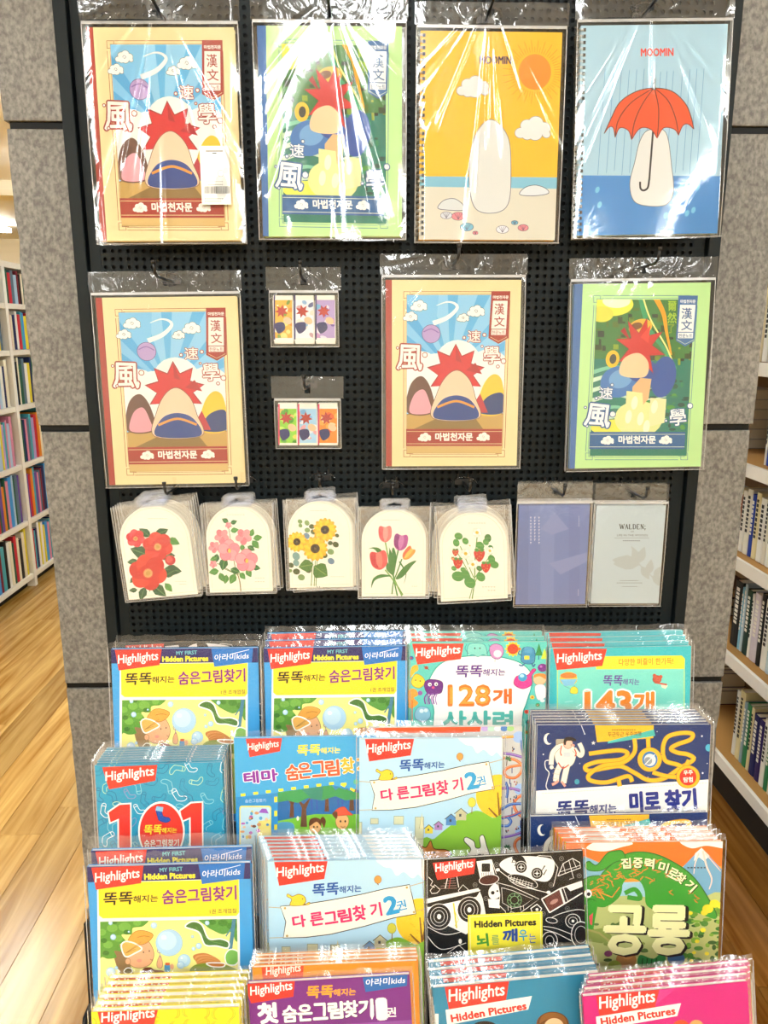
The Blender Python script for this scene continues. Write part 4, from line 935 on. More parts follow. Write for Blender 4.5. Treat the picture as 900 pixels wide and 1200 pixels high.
def art_count143(M, W, H):
    c = Cv(M, W, H, 630, 730, 4.09, '#3bb8c2')
    c.rect(92, 165, 706, 1200, '#7bd8c9', 20); c.box(95, 180, 703, 1200, 3, '#cfe84c')
    c.poly([(280, 160), (690, 156), (706, 172), (704, 220), (280, 222)], '#f4e43c'); c.text('다양한 퍼즐이 한가득!', 390, 204, 650, 198, 32, '#d8862c', .02)
    c.poly([(73, 120), (332, 124), (310, 206), (92, 226)], '#e9402f'); c.text('Highlights', 92, 204, 306, 188, 54, '#fbf7f2', .02, .12)
    brush(c, 312, 300, 486, 300, 48, '#6a3c9c', .02)
    c.ell(148, 268, 42, 34, '#e9c43c'); c.poly([(106, 270), (190, 268), (170, 300), (128, 302)], '#7fc0e0'); c.ell(148, 252, 40, 14, '#e8803c'); c.seg(125, 300, 160, 318, 1.6, '#5a7a80'); c.seg(176, 298, 178, 312, 1.6, '#5a7a80'); c.blob([(158, 335), (160, 312), (178, 305), (192, 318), (188, 338)], '#ecd23c', ('#9c8c2c', 2))
    c.ell(572, 270, 20, 18, '#c85a44', ol=('#7a3024', 2)); c.ell(590, 258, 9, 9, '#c85a44'); c.ell(560, 252, 9, 9, '#c85a44'); c.seg(560, 285, 620, 296, 8, '#c85a44'); c.poly([(590, 295), (625, 300), (612, 316), (596, 310)], '#f0e4c8')
    c.text('143', 230, 440, 445, 440, 112, '#f08a2c', .035, 0, ('#fbfbf6', .05)); c.text('개', 462, 440, 556, 440, 108, '#f08a2c', .035, 0, ('#fbfbf6', .05))
    for x, y in ((150, 380), (640, 380), (240, 330)): c.seg(x-20, y, x+20, y-6, 4, '#a8e8e0')
    return c
def sock(c, x, y, s, a, col, w=3, fill=None):
    P = [(-.35, -1), (.25, -1), (.25, .1), (.9, .5), (.95, .85), (.4, .95), (-.25, .55), (-.38, .2)]
    ca, sa = math.cos(R_(a)), math.sin(R_(a)); q = [(x+s*(u*ca-v*sa), y+s*(u*sa+v*ca)) for u, v in P]
    if fill: c.poly(smooth(q, True, 3), fill)
    c.line(smooth(q, True, 3), w, col, True); c.seg(x+s*(-.36*ca+.72*sa), y+s*(-.36*sa-.72*ca), x+s*(.25*ca+.72*sa), y+s*(.25*sa-.72*ca), w, col)
def art_socks(M, W, H):
    c = Cv(M, W, H, 100, 855, 4.5, '#2d9cc2')
    rg = random.Random(8)
    for j in range(9):
        for i in range(9):
            x, y = 70+i*82+(j % 2)*36+rg.uniform(-14, 14), 215+j*70+rg.uniform(-14, 14)
            sock(c, x, y, rg.uniform(30, 40), rg.choice((-30, 10, 60, 100, 170, -80)), rg.choice(['#1f7aa6', '#1c6c98', '#24608c', '#8fd2dc', '#1f7aa6', '#9a8cc0', '#bfe6b0', '#eef6f6']), 3)
    c.poly([(90, 197), (380, 185), (370, 268), (126, 314)], '#e83f30'); c.text('Highlights', 108, 285, 362, 254, 62, '#fbf7f2', .02, .12)
    for (x0, x1, y0) in ((0, 0, 0), (378, 12, -8)):
        P = [(116+x0, 432+y0), (178+x0, 388+y0), (244+x0, 384+y0), (248+x0, 900), (172+x0, 900), (170+x0, 480+y0), (128+x0, 498+y0)]
        c.poly(P, '#fbf6f0'); c.poly([(124+x0, 436+y0), (181+x0, 396+y0), (237+x0, 392+y0), (241+x0, 900), (181+x0, 900), (178+x0, 468+y0), (134+x0, 487+y0)], '#e9392c')
    c.ell(402, 535, 123, 158, '#fbf6f0', n=40); c.ell(402, 537, 114, 149, '#e9392c', n=40)
    sock(c, 398, 452, 44, -14, '#1f3a86', 4, '#2a55b0'); c.poly([(377, 402), (412, 408), (408, 432), (370, 425)], '#8fc8e8')
    brush(c, 310, 552, 482, 546, 48, '#f6e23c', .03); c.text('숨은그림찾기', 312, 620, 494, 616, 40, '#fbf6e8', .02)
    return c
def art_theme(M, W, H):
    c = Cv(M, W, H, 265, 850, 5, '#3fa9e2')
    c.poly([(20, 425), (300, 395), (620, 350), (790, 380), (790, 1500), (20, 1500)], '#2f92d4'); c.poly([(302, 395), (620, 352), (790, 390), (790, 1500), (302, 1500)], '#2f86c6')
    sc = [(303, 392), (440, 374), (620, 350), (690, 362), (790, 395), (790, 640), (303, 640)]
    c.setclip([(303, 360), (790, 340), (790, 640), (303, 640)]); c.poly([(303, 400), (790, 380), (790, 560), (303, 560)], '#2c6cac')
    c.poly([(303, 560), (520, 520), (790, 520), (790, 900), (303, 900)], '#7cc43c'); c.blob([(303, 575), (380, 570), (400, 600), (380, 660), (303, 660)], '#5aa4cc')
    for x in (500, 530, 655, 680): c.seg(x, 430, x+4, 500, 8, '#3a58b0')
    for x, y, s in ((385, 540, 1), (455, 595, 1.4), (590, 505, 1), (735, 500, 1.1)):
        c.poly([(x-14*s, y), (x-8*s, y-80*s), (x-30*s, y-120*s), (x, y-95*s), (x+30*s, y-125*s), (x+10*s, y-75*s), (x+14*s, y)], '#6e4a34')
    c.poly([(303, 392), (440, 374), (570, 356), (620, 350), (640, 380), (660, 365), (790, 400), (790, 430), (700, 440), (640, 415), (560, 440), (480, 425), (420, 455), (360, 440), (303, 452)], '#3c9a5a')
    c.poly([(440, 374), (570, 356), (560, 440), (500, 430)], '#348a78'); c.setclip([(303, 360), (790, 340), (790, 1400), (303, 1400)])
    # two children (plain round-headed figures)
    c.ell(522, 590, 34, 42, '#f2b878', ol=('#8a5a34', 2)); c.blob([(488, 590), (492, 552), (525, 540), (555, 555), (556, 590), (530, 565)], '#6a3c24'); c.blob([(552, 552), (568, 535), (584, 560), (574, 600), (562, 575)], '#6a3c24'); c.ell(514, 594, 4, 6, BLK); c.ell(534, 594, 4, 6, BLK)
    c.ell(680, 562, 38, 46, '#f2b878', ol=('#8a5a34', 2)); c.blob([(625, 520), (650, 490), (690, 476), (715, 500), (742, 525), (700, 526), (650, 530)], '#e85a3c', ('#9a2c1c', 2)); c.blob([(622, 515), (650, 505), (650, 545), (634, 540)], '#7a4a2c'); c.ell(670, 562, 5, 7, BLK); c.ell(698, 562, 5, 7, BLK); c.curve([(672, 590), (684, 598), (698, 590)], 3, '#8a4a2c')
    c.ell(420, 545, 8, 14, '#f0ece0'); c.setclip()
    c.poly([(115, 78), (328, 74), (315, 152), (138, 186)], '#e8433a'); c.text('Highlights', 128, 158, 308, 136, 50, '#fbf4f0', .02, .12)
    brush(c, 415, 178, 668, 166, 60, '#f5e340', .03); c.text('테마', 110, 342, 302, 322, 66, '#8c34a4', .035, 0, ('#f2f2fa', .045))
    for i, (ch, x, y, q) in enumerate((('숨', 355, 322, '#f2603a'), ('은', 425, 312, '#f2603a'), ('그', 508, 302, '#f2603a'), ('림', 588, 296, '#f2603a'), ('찾', 678, 282, '#f4b83a'), ('기', 772, 276, '#f4b83a'))): c.text(ch, x, y, x+76, y-7, 88, q, .035, 0, ('#f8f6f0', .04))
    for i in range(9):
        x = 85+i*74; y = 408-i*9.5 if i < 8 else 345; c.poly([(x, y-8), (x+28, y-11), (x+29, y+5), (x+1, y+8)], '#f7e63c')
    for x, y in ((685, 345), (740, 372)): c.poly([(x-10, y-10), (x+16, y+4), (x+10, y+18), (x-16, y+3)], '#f7e63c')
    for y in (418, 500, 580): c.poly([(282, y), (300, y-2), (300, y+30), (282, y+32)], '#f7e63c')
    c.text('숨은그림찾기', 112, 452, 232, 448, 20, '#cfe8f8', .0)
    c.rect(78, 470, 264, 1100, '#f2e66a', 14); c.rect(84, 478, 258, 1100, '#bfe0ee', 10); rg = random.Random(5)
    c.poly([(190, 560), (258, 550), (258, 700), (180, 700)], '#f0e080')
    for i in range(26): c.ell(rg.uniform(95, 245), rg.uniform(490, 660), rg.uniform(6, 14), rg.uniform(6, 12), rg.choice(['#5aa8d8', '#e0a070', '#7a4a34', '#e8d05a', '#4c8cc8', '#c06ab8', '#f0c8a0']))
    c.poly([(190, 510), (210, 486), (236, 488), (250, 515)], '#9a5cc0'); c.ell(760, 330, 15, 15, '#5cc0a0'); return c
def art_spot(M, W, H, src=1):
    c = Cv(M, W, H, 290, 965, 4.09, '#b5dcf2')
    c.blob([(630, 160), (900, 150), (900, 260), (860, 285), (820, 245), (790, 262), (750, 232), (715, 250), (690, 215), (650, 205)], '#f2f5f8')
    c.ell(830, 470, 118, 112, '#f6cc36', n=36); rg = random.Random(2)
    for i in range(26): c.ell(rg.uniform(735, 840), rg.uniform(390, 560), 3, 2.4, '#dca82a')
    for P in ([(845, 640), (836, 560), (826, 450)], [(840, 590), (810, 560), (780, 530)], [(838, 560), (850, 510), (846, 470)]): c.curve(P, 13, '#8a5c28', 6)
    c.poly([(836, 620), (856, 620), (856, 1100), (830, 1100)], '#8a5c28')
    # hill and town
    c.blob([(560, 640), (640, 580), (720, 545), (800, 580), (900, 640), (900, 1500), (360, 1500), (420, 760), (500, 690)], '#8cc43f'); c.poly([(380, 900), (860, 760), (860, 1600), (100, 1600), (100, 900)], '#8cc43f')
    for i, (x, y, s, q) in enumerate(((470, 640, 34, '#e9d44a'), (520, 622, 34, '#b98cc8'), (585, 590, 44, '#5a8fc8'), (636, 562, 46, '#c9c4a0'))):
        c.poly([(x-s*.6, y+s*.7), (x-s*.6, y-s*.1), (x, y-s*.6), (x+s*.6, y-s*.1), (x+s*.6, y+s*.7)], q); c.line([(x-s*.75, y), (x, y-s*.62), (x+s*.75, y)], 4, '#5c5448'); c.rect(x-s*.2, y, x+s*.05, y+s*.3, '#4a5058')
    c.seg(692, 560, 694, 515, 4, '#8a5c28'); c.ell(692, 502, 20, 24, '#d8cf4a', ol=('#8a8a2c', 2))
    for x, y, w, h in ((75, 600, 30, 26), (185, 600, 40, 20), (312, 592, 50, 30), (90, 640, 60, 60), (420, 620, 44, 80)): c.rect(x-w*.5, y-h*.5, x+w*.5, 1100 if y > 610 else y+h*.9, '#d9dbb8'); c.box(x-w*.5, y-h*.5, x+w*.5, y+h*.9, 2, '#8c9078')
    c.poly([(420, 640), (432, 560), (444, 640)], '#e9e3b8'); c.line([(420, 640), (432, 560), (444, 640)], 2, '#8c8460')
    c.poly([(128, 184), (384, 180), (368, 265), (152, 298)], '#e8392f'); c.text('Highlights', 140, 270, 366, 244, 58, '#fbf7f2', .02, .12)
    brush(c, 312, 348, 545, 330, 56, '#1f58a8', .03)
    c.ell(625, 268, 16, 18, '#e89a4c', ol=('#8a5224', 2)); c.seg(622, 286, 628, 294, 4, '#8a5224')
    B = [(158, 396), (280, 385), (400, 366), (540, 340), (660, 312), (776, 292), (790, 350), (808, 432), (700, 452), (560, 492), (400, 530), (280, 545), (172, 548), (184, 470)]
    for a in ((100, 400, 165, 404), (96, 548, 176, 545), (774, 300, 880, 272), (806, 420, 880, 400)): c.seg(*a, 3, '#c9a070')
    c.poly(B, '#f7f4e6'); c.line(B, 4, '#1e2024', True)
    for x, y in ((180, 405), (190, 538), (764, 306), (798, 424)): c.ell(x, y, 6, 6, '#c9a86a')
    for ch, x, y, h in (('다', 222, 500, 56), ('른', 306, 490, 60), ('그', 374, 482, 54), ('림', 440, 474, 60), ('찾', 512, 466, 70), ('기', 596, 448, 64)): c.text(ch, x, y, x+(50 if ch == '기' else 60), y-9, h, '#ea2c6c', .035, 0)
    c.text('2', 668, 436, 726, 424, 82, '#2f9fd8', .04); c.text('권', 722, 418, 765, 408, 46, '#2f9fd8', .02)
    c.blob([(208, 392), (212, 362), (190, 348), (194, 336), (215, 348), (245, 338), (272, 348), (280, 372), (268, 390), (296, 376), (290, 388)], '#f4d23c', ('#8c6c1c', 3)); c.ell(264, 360, 3, 3, BLK)
    # deer and rabbit on the grass
    c.blob([(430, 830), (445, 760), (420, 720), (455, 735), (480, 700), (500, 740), (560, 745), (590, 770), (540, 800), (540, 880), (430, 900)], '#d9843c', ('#4c2c14', 4)); c.ell(500, 760, 5, 6, BLK); c.ell(588, 768, 6, 5, BLK)
    c.blob([(680, 860), (672, 780), (690, 740), (655, 700), (665, 680), (705, 700), (716, 732), (740, 730), (735, 680), (755, 670), (772, 720), (790, 780), (780, 860)], '#f4f1e6', ('#3c3428', 4)); c.ell(715, 775, 5, 6, BLK); c.ell(755, 770, 5, 6, BLK); c.ell(738, 772, 13, 8, BLK); c.poly([(675, 860), (790, 855), (800, 960), (670, 960)], '#3f8fc8')
    c.ell(620, 850, 40, 26, '#f0b83c', ol=('#8c5c1c', 3)); c.ell(615, 815, 20, 18, '#e0502c')
    return c
def tube_(c, pts, w, col, hi): c.curve(pts, w+3, '#5a5a60'); c.curve(pts, w, col); c.curve([(x-w*.15, y-w*.18) for x, y in pts], w*.3, hi)
def art_pipes(M, W, H):
    c = Cv(M, W, H, 580, 850, 8, '#c9cacb')
    for x, y in ((225, 110), (240, 600), (250, 990)): c.ell(x, y, 60, 55, '#9fc0ee')
    for x, y in ((160, 380), (150, 540), (140, 480), (118, 660), (240, 890), (160, 770), (255, 440)): c.seg(x, y, x, y+70, 9, '#2f3f7c')
    tube_(c, [(60, 112), (120, 108), (175, 104)], 24, '#eba33a', '#f8d080'); tube_(c, [(250, 140), (250, 200), (262, 260)], 20, '#3a62b8', '#7fa4e0')
    tube_(c, [(80, 262), (160, 272), (262, 300)], 24, '#7c54b4', '#b090d8')
    tube_(c, [(80, 305), (180, 320), (250, 370), (250, 430), (190, 490), (110, 480), (90, 430), (140, 390), (260, 370)], 24, '#e8743c', '#f8a878')
    tube_(c, [(60, 590), (150, 590), (235, 612)], 24, '#8a5cb4', '#b894d8'); tube_(c, [(100, 530), (120, 600), (110, 680)], 22, '#3a62b8', '#7fa4e0')
    tube_(c, [(275, 640), (200, 690), (180, 760), (230, 840), (310, 870)], 26, '#e8743c', '#f8a878'); tube_(c, [(60, 790), (150, 740), (280, 735)], 24, '#3a62b8', '#7fa4e0'); tube_(c, [(60, 870), (180, 840), (300, 780)], 24, '#3a62b8', '#e8743c')
    tube_(c, [(60, 940), (120, 940), (150, 900), (120, 860)], 24, '#3a62b8', '#7fa4e0'); tube_(c, [(60, 1050), (150, 1035), (245, 1005)], 22, '#7c54b4', '#b090d8'); tube_(c, [(300, 1030), (210, 1070), (185, 1130), (220, 1210)], 26, '#e8743c', '#f8a878')
    for x, y in ((120, 320), (115, 1150)):
        c.seg(x-6, y, x-12, y+60, 8, '#6a5038')
        for a in (-150, -110, -60, -20, 20): leaf(c, x, y, 40, a, '#3a6c4c', .25)
    rg = random.Random(1)
    for x, y in ((180, 220), (200, 540), (185, 660), (160, 690), (110, 980), (210, 960), (280, 910)):
        for k in range(4): c.ell(x+rg.uniform(-18, 18), y+rg.uniform(-12, 22), 6, 10, rg.choice(['#a83a44', '#3c5c8c', '#c9a070', '#5a4a40']))
    c.poly([(-1000, 20), (-300, 20), (-300, 70), (-1000, 70)], '#e8432f')
    c.poly([(-1290, -30), (-130, -20), (-140, 60), (-1280, 70)], '#f0582c')
    for k, q in enumerate(['#c0a4dc', '#bfe0c8', '#e8ecf0', '#4f84c8', '#a8d488']): c.ell(-95+k*60, 30, 34, 26, q)
    return c
def art_space(M, W, H):
    c = Cv(M, W, H, 610, 820, 3.75, '#16346e')
    rg = random.Random(6)
    for x, y, r in ((282, 150, 3), (100, 240, 3), (480, 205, 3), (797, 160, 4), (768, 253, 3), (800, 322, 4), (430, 140, 2), (600, 140, 2), (560, 340, 2), (820, 280, 2), (260, 280, 2)): c.ell(x, y, r, r, '#eef2fa')
    c.seg(265, 108, 280, 146, 3, '#e8eef8'); star(c, 320, 190, 11, 4, 5, '#f4f4f0'); c.ell(248, 360, 11, 12, '#3c9cb4'); c.ell(826, 211, 14, 16, '#49a8c8')
    c.ell(122, 172, 20, 25, '#f2f0e4'); c.ell(130, 170, 16, 22, '#16346e')
    c.poly([(40, 402), (860, 348), (860, 1400), (40, 1400)], '#f2f2f0')
    for i in range(56): c.seg(95+i*13, 412-i*.85, 102+i*13, 411.5-i*.85, 1.8, '#cbb890')
    c.poly([(326, 112), (585, 112), (583, 168), (336, 186)], '#f5b931'); c.poly([(585, 130), (592, 158), (383, 192), (385, 182)], '#45b8b0')
    c.text('골랐을 타고 떠나는', 402, 138, 510, 135, 14, '#6a4a1c', .0) if 0 else ink(c, 402, 508, 132, '#6a4a1c', 5, 11)
    c.text('두근두근 우주여행', 384, 162, 530, 158, 20, '#5a3c14', .015)
    Y = '#f6b92c'; YD = '#c98c18'
    for P in ([(300, 237), (380, 226), (440, 222), (470, 235), (440, 262), (340, 272), (285, 292), (300, 312), (370, 300), (440, 292), (500, 320), (560, 352), (630, 345), (700, 300), (760, 262), (735, 240), (690, 232), (660, 215), (690, 195), (745, 175), (755, 150), (710, 145), (650, 160), (628, 195), (625, 240)],
              [(500, 170), (500, 230), (450, 275), (360, 290), (300, 330), (310, 355), (380, 362), (470, 335), (490, 360)], [(560, 170), (562, 215)], [(580, 318), (640, 335), (700, 340)], [(740, 265), (720, 300)], [(430, 350), (436, 380)], [(625, 240), (640, 270), (690, 285), (715, 300)]):
        c.curve(P, 20, YD); c.curve(P, 15, Y)
    c.ell(567, 262, 54, 54, YD); c.ell(567, 262, 52, 52, Y); c.ell(568, 262, 34, 36, '#3b7fc0'); c.ell(568, 264, 26, 27, '#dfe3e6'); c.ell(560, 268, 18, 17, '#8e9aa4'); c.line([(590, 240), (545, 285)], 3, '#f4f6f8')
    c.blob([(70+8, 2), (0, 0), (1, 1)], None)
    # astronaut
    c.curve([(128, 265), (108, 270), (110, 300), (125, 320), (118, 350), (112, 380), (125, 402)], 4, '#e8eaec')
    WH = '#ece8dc'; O = '#7a7468'
    c.rect(155, 172, 195, 215, '#a8a090', 6)
    c.blob([(155, 205), (185, 190), (225, 200), (245, 225), (235, 275), (210, 295), (165, 285), (150, 250)], WH, (O, 2))
    c.curve([(165, 205), (140, 235), (134, 285)], 24, O); c.curve([(165, 205), (140, 235), (134, 285)], 20, WH); c.curve([(235, 215), (262, 245), (272, 225), (258, 190)], 22, O); c.curve([(235, 215), (262, 245), (272, 225), (258, 190)], 18, WH); c.ell(136, 296, 9, 9, WH)
    c.curve([(175, 285), (160, 320), (155, 358)], 28, O); c.curve([(175, 285), (160, 320), (155, 358)], 24, WH); c.curve([(205, 288), (195, 330), (188, 365)], 28, O); c.curve([(205, 288), (195, 330), (188, 365)], 24, WH)
    c.curve([(165, 355), (152, 366), (138, 372)], 11, '#f0a090'); c.curve([(180, 358), (190, 372), (196, 380)], 10, '#f0a090')
    c.curve([(165, 275), (185, 300), (212, 285)], 5, '#d0402c'); c.curve([(180, 200), (175, 230), (180, 245)], 5, '#d0402c'); c.curve([(236, 215), (244, 235), (238, 248)], 5, '#d0402c')
    c.ell(208, 192, 20, 22, '#f2b8a4', ol=('#8a5a4c', 2)); c.blob([(190, 195), (192, 170), (215, 162), (242, 172), (240, 182), (205, 180), (198, 198)], '#1c1a1c'); c.ell(222, 198, 2, 3, BLK); c.ell(232, 200, 6, 5, '#f0a090'); c.rect(188, 230, 218, 250, '#c9d0d4', 2)
    for k in range(3): c.seg(140, 300+k*22, 170, 306+k*22, 2, '#b8b2a4')
    for x, y in ((735, 338),): c.ell(x, y, 53, 51, YD, n=32); c.ell(x, y, 50, 48, Y, n=32); c.ell(x, y, 37, 38, '#d8352c', n=32)
    c.text('우주', 716, 330, 756, 328, 20, '#fbf4ee', .03); c.text('탐험', 716, 362, 756, 360, 22, '#fbf4ee', .03)
    brush(c, 158, 515, 420, 500, 66, '#26327c', .035); c.text('미로', 484, 494, 612, 486, 86, '#26328c', .06); c.text('찾기', 640, 486, 772, 476, 86, '#26328c', .06)
    return c
def art_black(M, W, H):
    c = Cv(M, W, H, 485, 980, 4.09, '#131214'); Wt = '#f0eeec'; D = '#131214'; w = 3
    # white line drawings of gear, plants and gadgets
    c.poly([(60, 300), (310, 248), (330, 300), (350, 400), (250, 470), (60, 380)], Wt); c.poly([(48, 325), (318, 262), (300, 290), (70, 340)], D); c.line([(48, 322), (318, 258)], 5, Wt)
    for x, y in ((121, 385), (266, 352)):
        c.ell(x, y, 56, 60, D, ol=(Wt, w)); c.ell(x, y, 40, 44, D, ol=(Wt, 2)); c.ell(x, y, 24, 28, D, ol=(Wt, 2)); c.ell(x, y, 10, 13, Wt)
    c.seg(190, 320, 205, 440, 7, '#d8cc3a'); c.line([(192, 350), (214, 400), (196, 430)], 3, '#d8cc3a')
    for k in range(6): c.seg(150-14*(k-2.5), 190+12*k, 200+14*(k-2.5)*.2, 188+12*k, 2.4, '#9c8080')
    c.line([(150, 250), (162, 195), (205, 190), (215, 245)], 4, Wt); c.line([(168, 250), (176, 200)], 3, '#c04040')
    for x in (100, 235): c.line([(x-22, 260), (x, 232), (x+26, 256), (x+10, 272), (x-14, 274)], w, Wt, True)
    c.line([(70, 195), (90, 215), (80, 235), (100, 245)], 3, Wt)
    c.poly([(300, 120), (372, 110), (390, 200), (318, 205)], Wt); c.rect(325, 130, 365, 170, D, 4); c.ell(360, 208, 46, 22, '#4a2420', -8, ol=(Wt, 3)); c.line([(372, 112), (395, 180)], 3, Wt)
    for k in range(7): c.seg(325+k*8, 175-k, 328+k*8, 205-k, 2, D)
    # mask-like shape with round goggles
    c.blob([(410, 135), (460, 100), (560, 95), (660, 110), (672, 160), (640, 215), (560, 205), (500, 190), (450, 175)], Wt); c.blob([(470, 100), (520, 96), (540, 140), (495, 125)], D)
    for x, y in ((514, 148), (590, 177)): c.ell(x, y, 27, 27, D, ol=(Wt, 3)); c.ell(x, y, 17, 17, D, ol=(Wt, 2)); star(c, x, y, 15, 4, 4, Wt)
    c.line([(480, 100), (470, 125), (492, 122), (484, 142)], 6, D); c.line([(628, 140), (612, 165), (636, 160), (620, 185)], 6, D); c.seg(540, 160, 566, 168, 6, Wt)
    c.line([(560, 110), (600, 92), (655, 95), (690, 150), (668, 240)], 2.5, Wt); c.line([(575, 115), (610, 105), (650, 108), (668, 150)], 2.5, Wt)
    c.ell(522, 215, 72, 26, D, 18, ol=(Wt, w))
    for k in range(8): c.seg(468+k*14, 188+k*5, 462+k*14, 214+k*5, 1.8, Wt)
    for k in range(3): c.seg(462+k*4, 196+k*11, 572+k*2, 228+k*11, 1.8, Wt)
    c.line([(410, 165), (450, 195), (560, 250), (640, 270)], 3, Wt); c.ell(402, 160, 10, 8, Wt); c.ell(645, 268, 10, 8, Wt)
    c.blob([(362, 250), (390, 225), (412, 255), (408, 290), (375, 300), (358, 280)], Wt); c.ell(378, 270, 9, 9, D); c.ell(400, 262, 5, 5, D)
    c.poly([(355, 300), (408, 300), (412, 345), (360, 340)], Wt)
    Q = [(402, 222), (470, 240), (600, 300), (540, 345), (500, 372), (465, 360), (445, 385), (438, 358), (408, 330), (412, 280)]
    c.poly(Q, D); c.line(Q, w, Wt, True); c.line([(420, 245), (475, 260), (570, 300), (520, 335), (470, 345), (425, 318), (420, 245)], 2, Wt); c.ell(482, 305, 33, 32, '#1c2c20', ol=('#7ab07a', 2)); c.ell(482, 305, 18, 18, D, ol=('#8ac08a', 2))
    for k in range(8): a = 2*math.pi*k/8; c.seg(482+20*math.cos(a), 305+20*math.sin(a), 482+32*math.cos(a), 305+32*math.sin(a), 2, '#9ac89a')
    for x in (450, 465, 510, 525): c.seg(x, 330, x+2, 355, 2, Wt)
    c.line([(560, 345), (590, 325), (612, 345), (600, 372), (570, 370)], 5, Wt, True); c.ell(590, 350, 7, 7, Wt)
    # big brush
    c.poly([(625, 300), (700, 255), (722, 320), (650, 360)], '#6a3c34'); c.line([(612, 300), (700, 250), (805, 215)], 6, Wt); c.line([(650, 365), (722, 322), (808, 270)], 6, Wt); c.line([(612, 300), (650, 365)], 6, Wt); c.line([(700, 250), (722, 322)], 10, Wt); c.line([(715, 244), (738, 312)], 3, Wt); c.poly([(728, 240), (805, 216), (808, 240), (750, 262)], Wt); c.ell(672, 312, 10, 22, '#b88a80', 60)
    # umbrella-like and wheel outlines
    c.line([(690, 190), (715, 130), (760, 105), (795, 125), (798, 150), (690, 190)], w, Wt); c.line([(700, 170), (798, 138)], 2, Wt); c.line([(742, 112), (765, 200), (745, 205)], 2.5, Wt); c.line([(715, 130), (725, 175)], 2, Wt); c.line([(760, 105), (778, 150)], 2, Wt)
    c.curve([(640, 400), (700, 370), (790, 350), (850, 370)], 3, Wt); c.ell(660, 402, 26, 11, D, 10, ol=(Wt, 3)); c.ell(762, 405, 34, 32, D, ol=(Wt, 3)); c.ell(762, 405, 20, 18, D, ol=(Wt, 2)); c.ell(762, 405, 7, 7, Wt)
    c.ell(650, 500, 36, 42, D, ol=(Wt, 3)); c.ell(650, 500, 20, 24, D, ol=(Wt, 2)); c.ell(800, 470, 44, 60, D, ol=(Wt, 4)); c.ell(800, 470, 28, 40, D, ol=(Wt, 2))
    c.curve([(620, 430), (680, 440), (760, 470)], 3, Wt); c.curve([(622, 445), (680, 462), (755, 500)], 3, Wt)
    c.curve([(60, 430), (150, 470), (250, 450)], 3, Wt); c.curve([(60, 470), (130, 540), (250, 510)], 3, Wt); c.line([(160, 560), (215, 520), (260, 560)], 3, Wt); c.ell(222, 502, 8, 12, Wt)
    for x, y in ((396, 134), (293, 232), (345, 297), (657, 232), (707, 106), (735, 345), (792, 188), (620, 370)): c.ell(x, y, 9, 9, D, ol=('#8c8a88', 2)); c.ell(x, y, 3, 3, '#8c8a88')
    c.poly([(90, 126), (296, 106), (288, 178), (112, 208)], '#e33a30'); c.text('Highlights', 104, 182, 284, 158, 50, '#fbf4f0', .02, .12)
    c.poly([(258, 376), (615, 358), (622, 1000), (264, 1000)], '#f3e540'); c.line([(268, 385), (606, 368), (612, 800)], 2, '#fbfbe0'); c.line([(268, 385), (274, 800)], 2, '#fbfbe0')
    c.text('Hidden Pictures', 292, 436, 584, 424, 30, BLK, .045)
    c.text('뇌', 305, 528, 358, 522, 58, '#4c9a3a', .04); c.text('를', 374, 518, 410, 515, 44, '#7aa86a', .01); c.text('깨', 428, 508, 494, 500, 58, '#2c4c9c', .04, .1); c.text('우', 506, 500, 545, 497, 52, '#3c9cc8', .03); c.text('는', 553, 510, 585, 508, 44, '#5a7ac0', .02)
    c.text('숨은그림찾기', 300, 640, 590, 630, 70, '#c03a7c', .03)
    return c
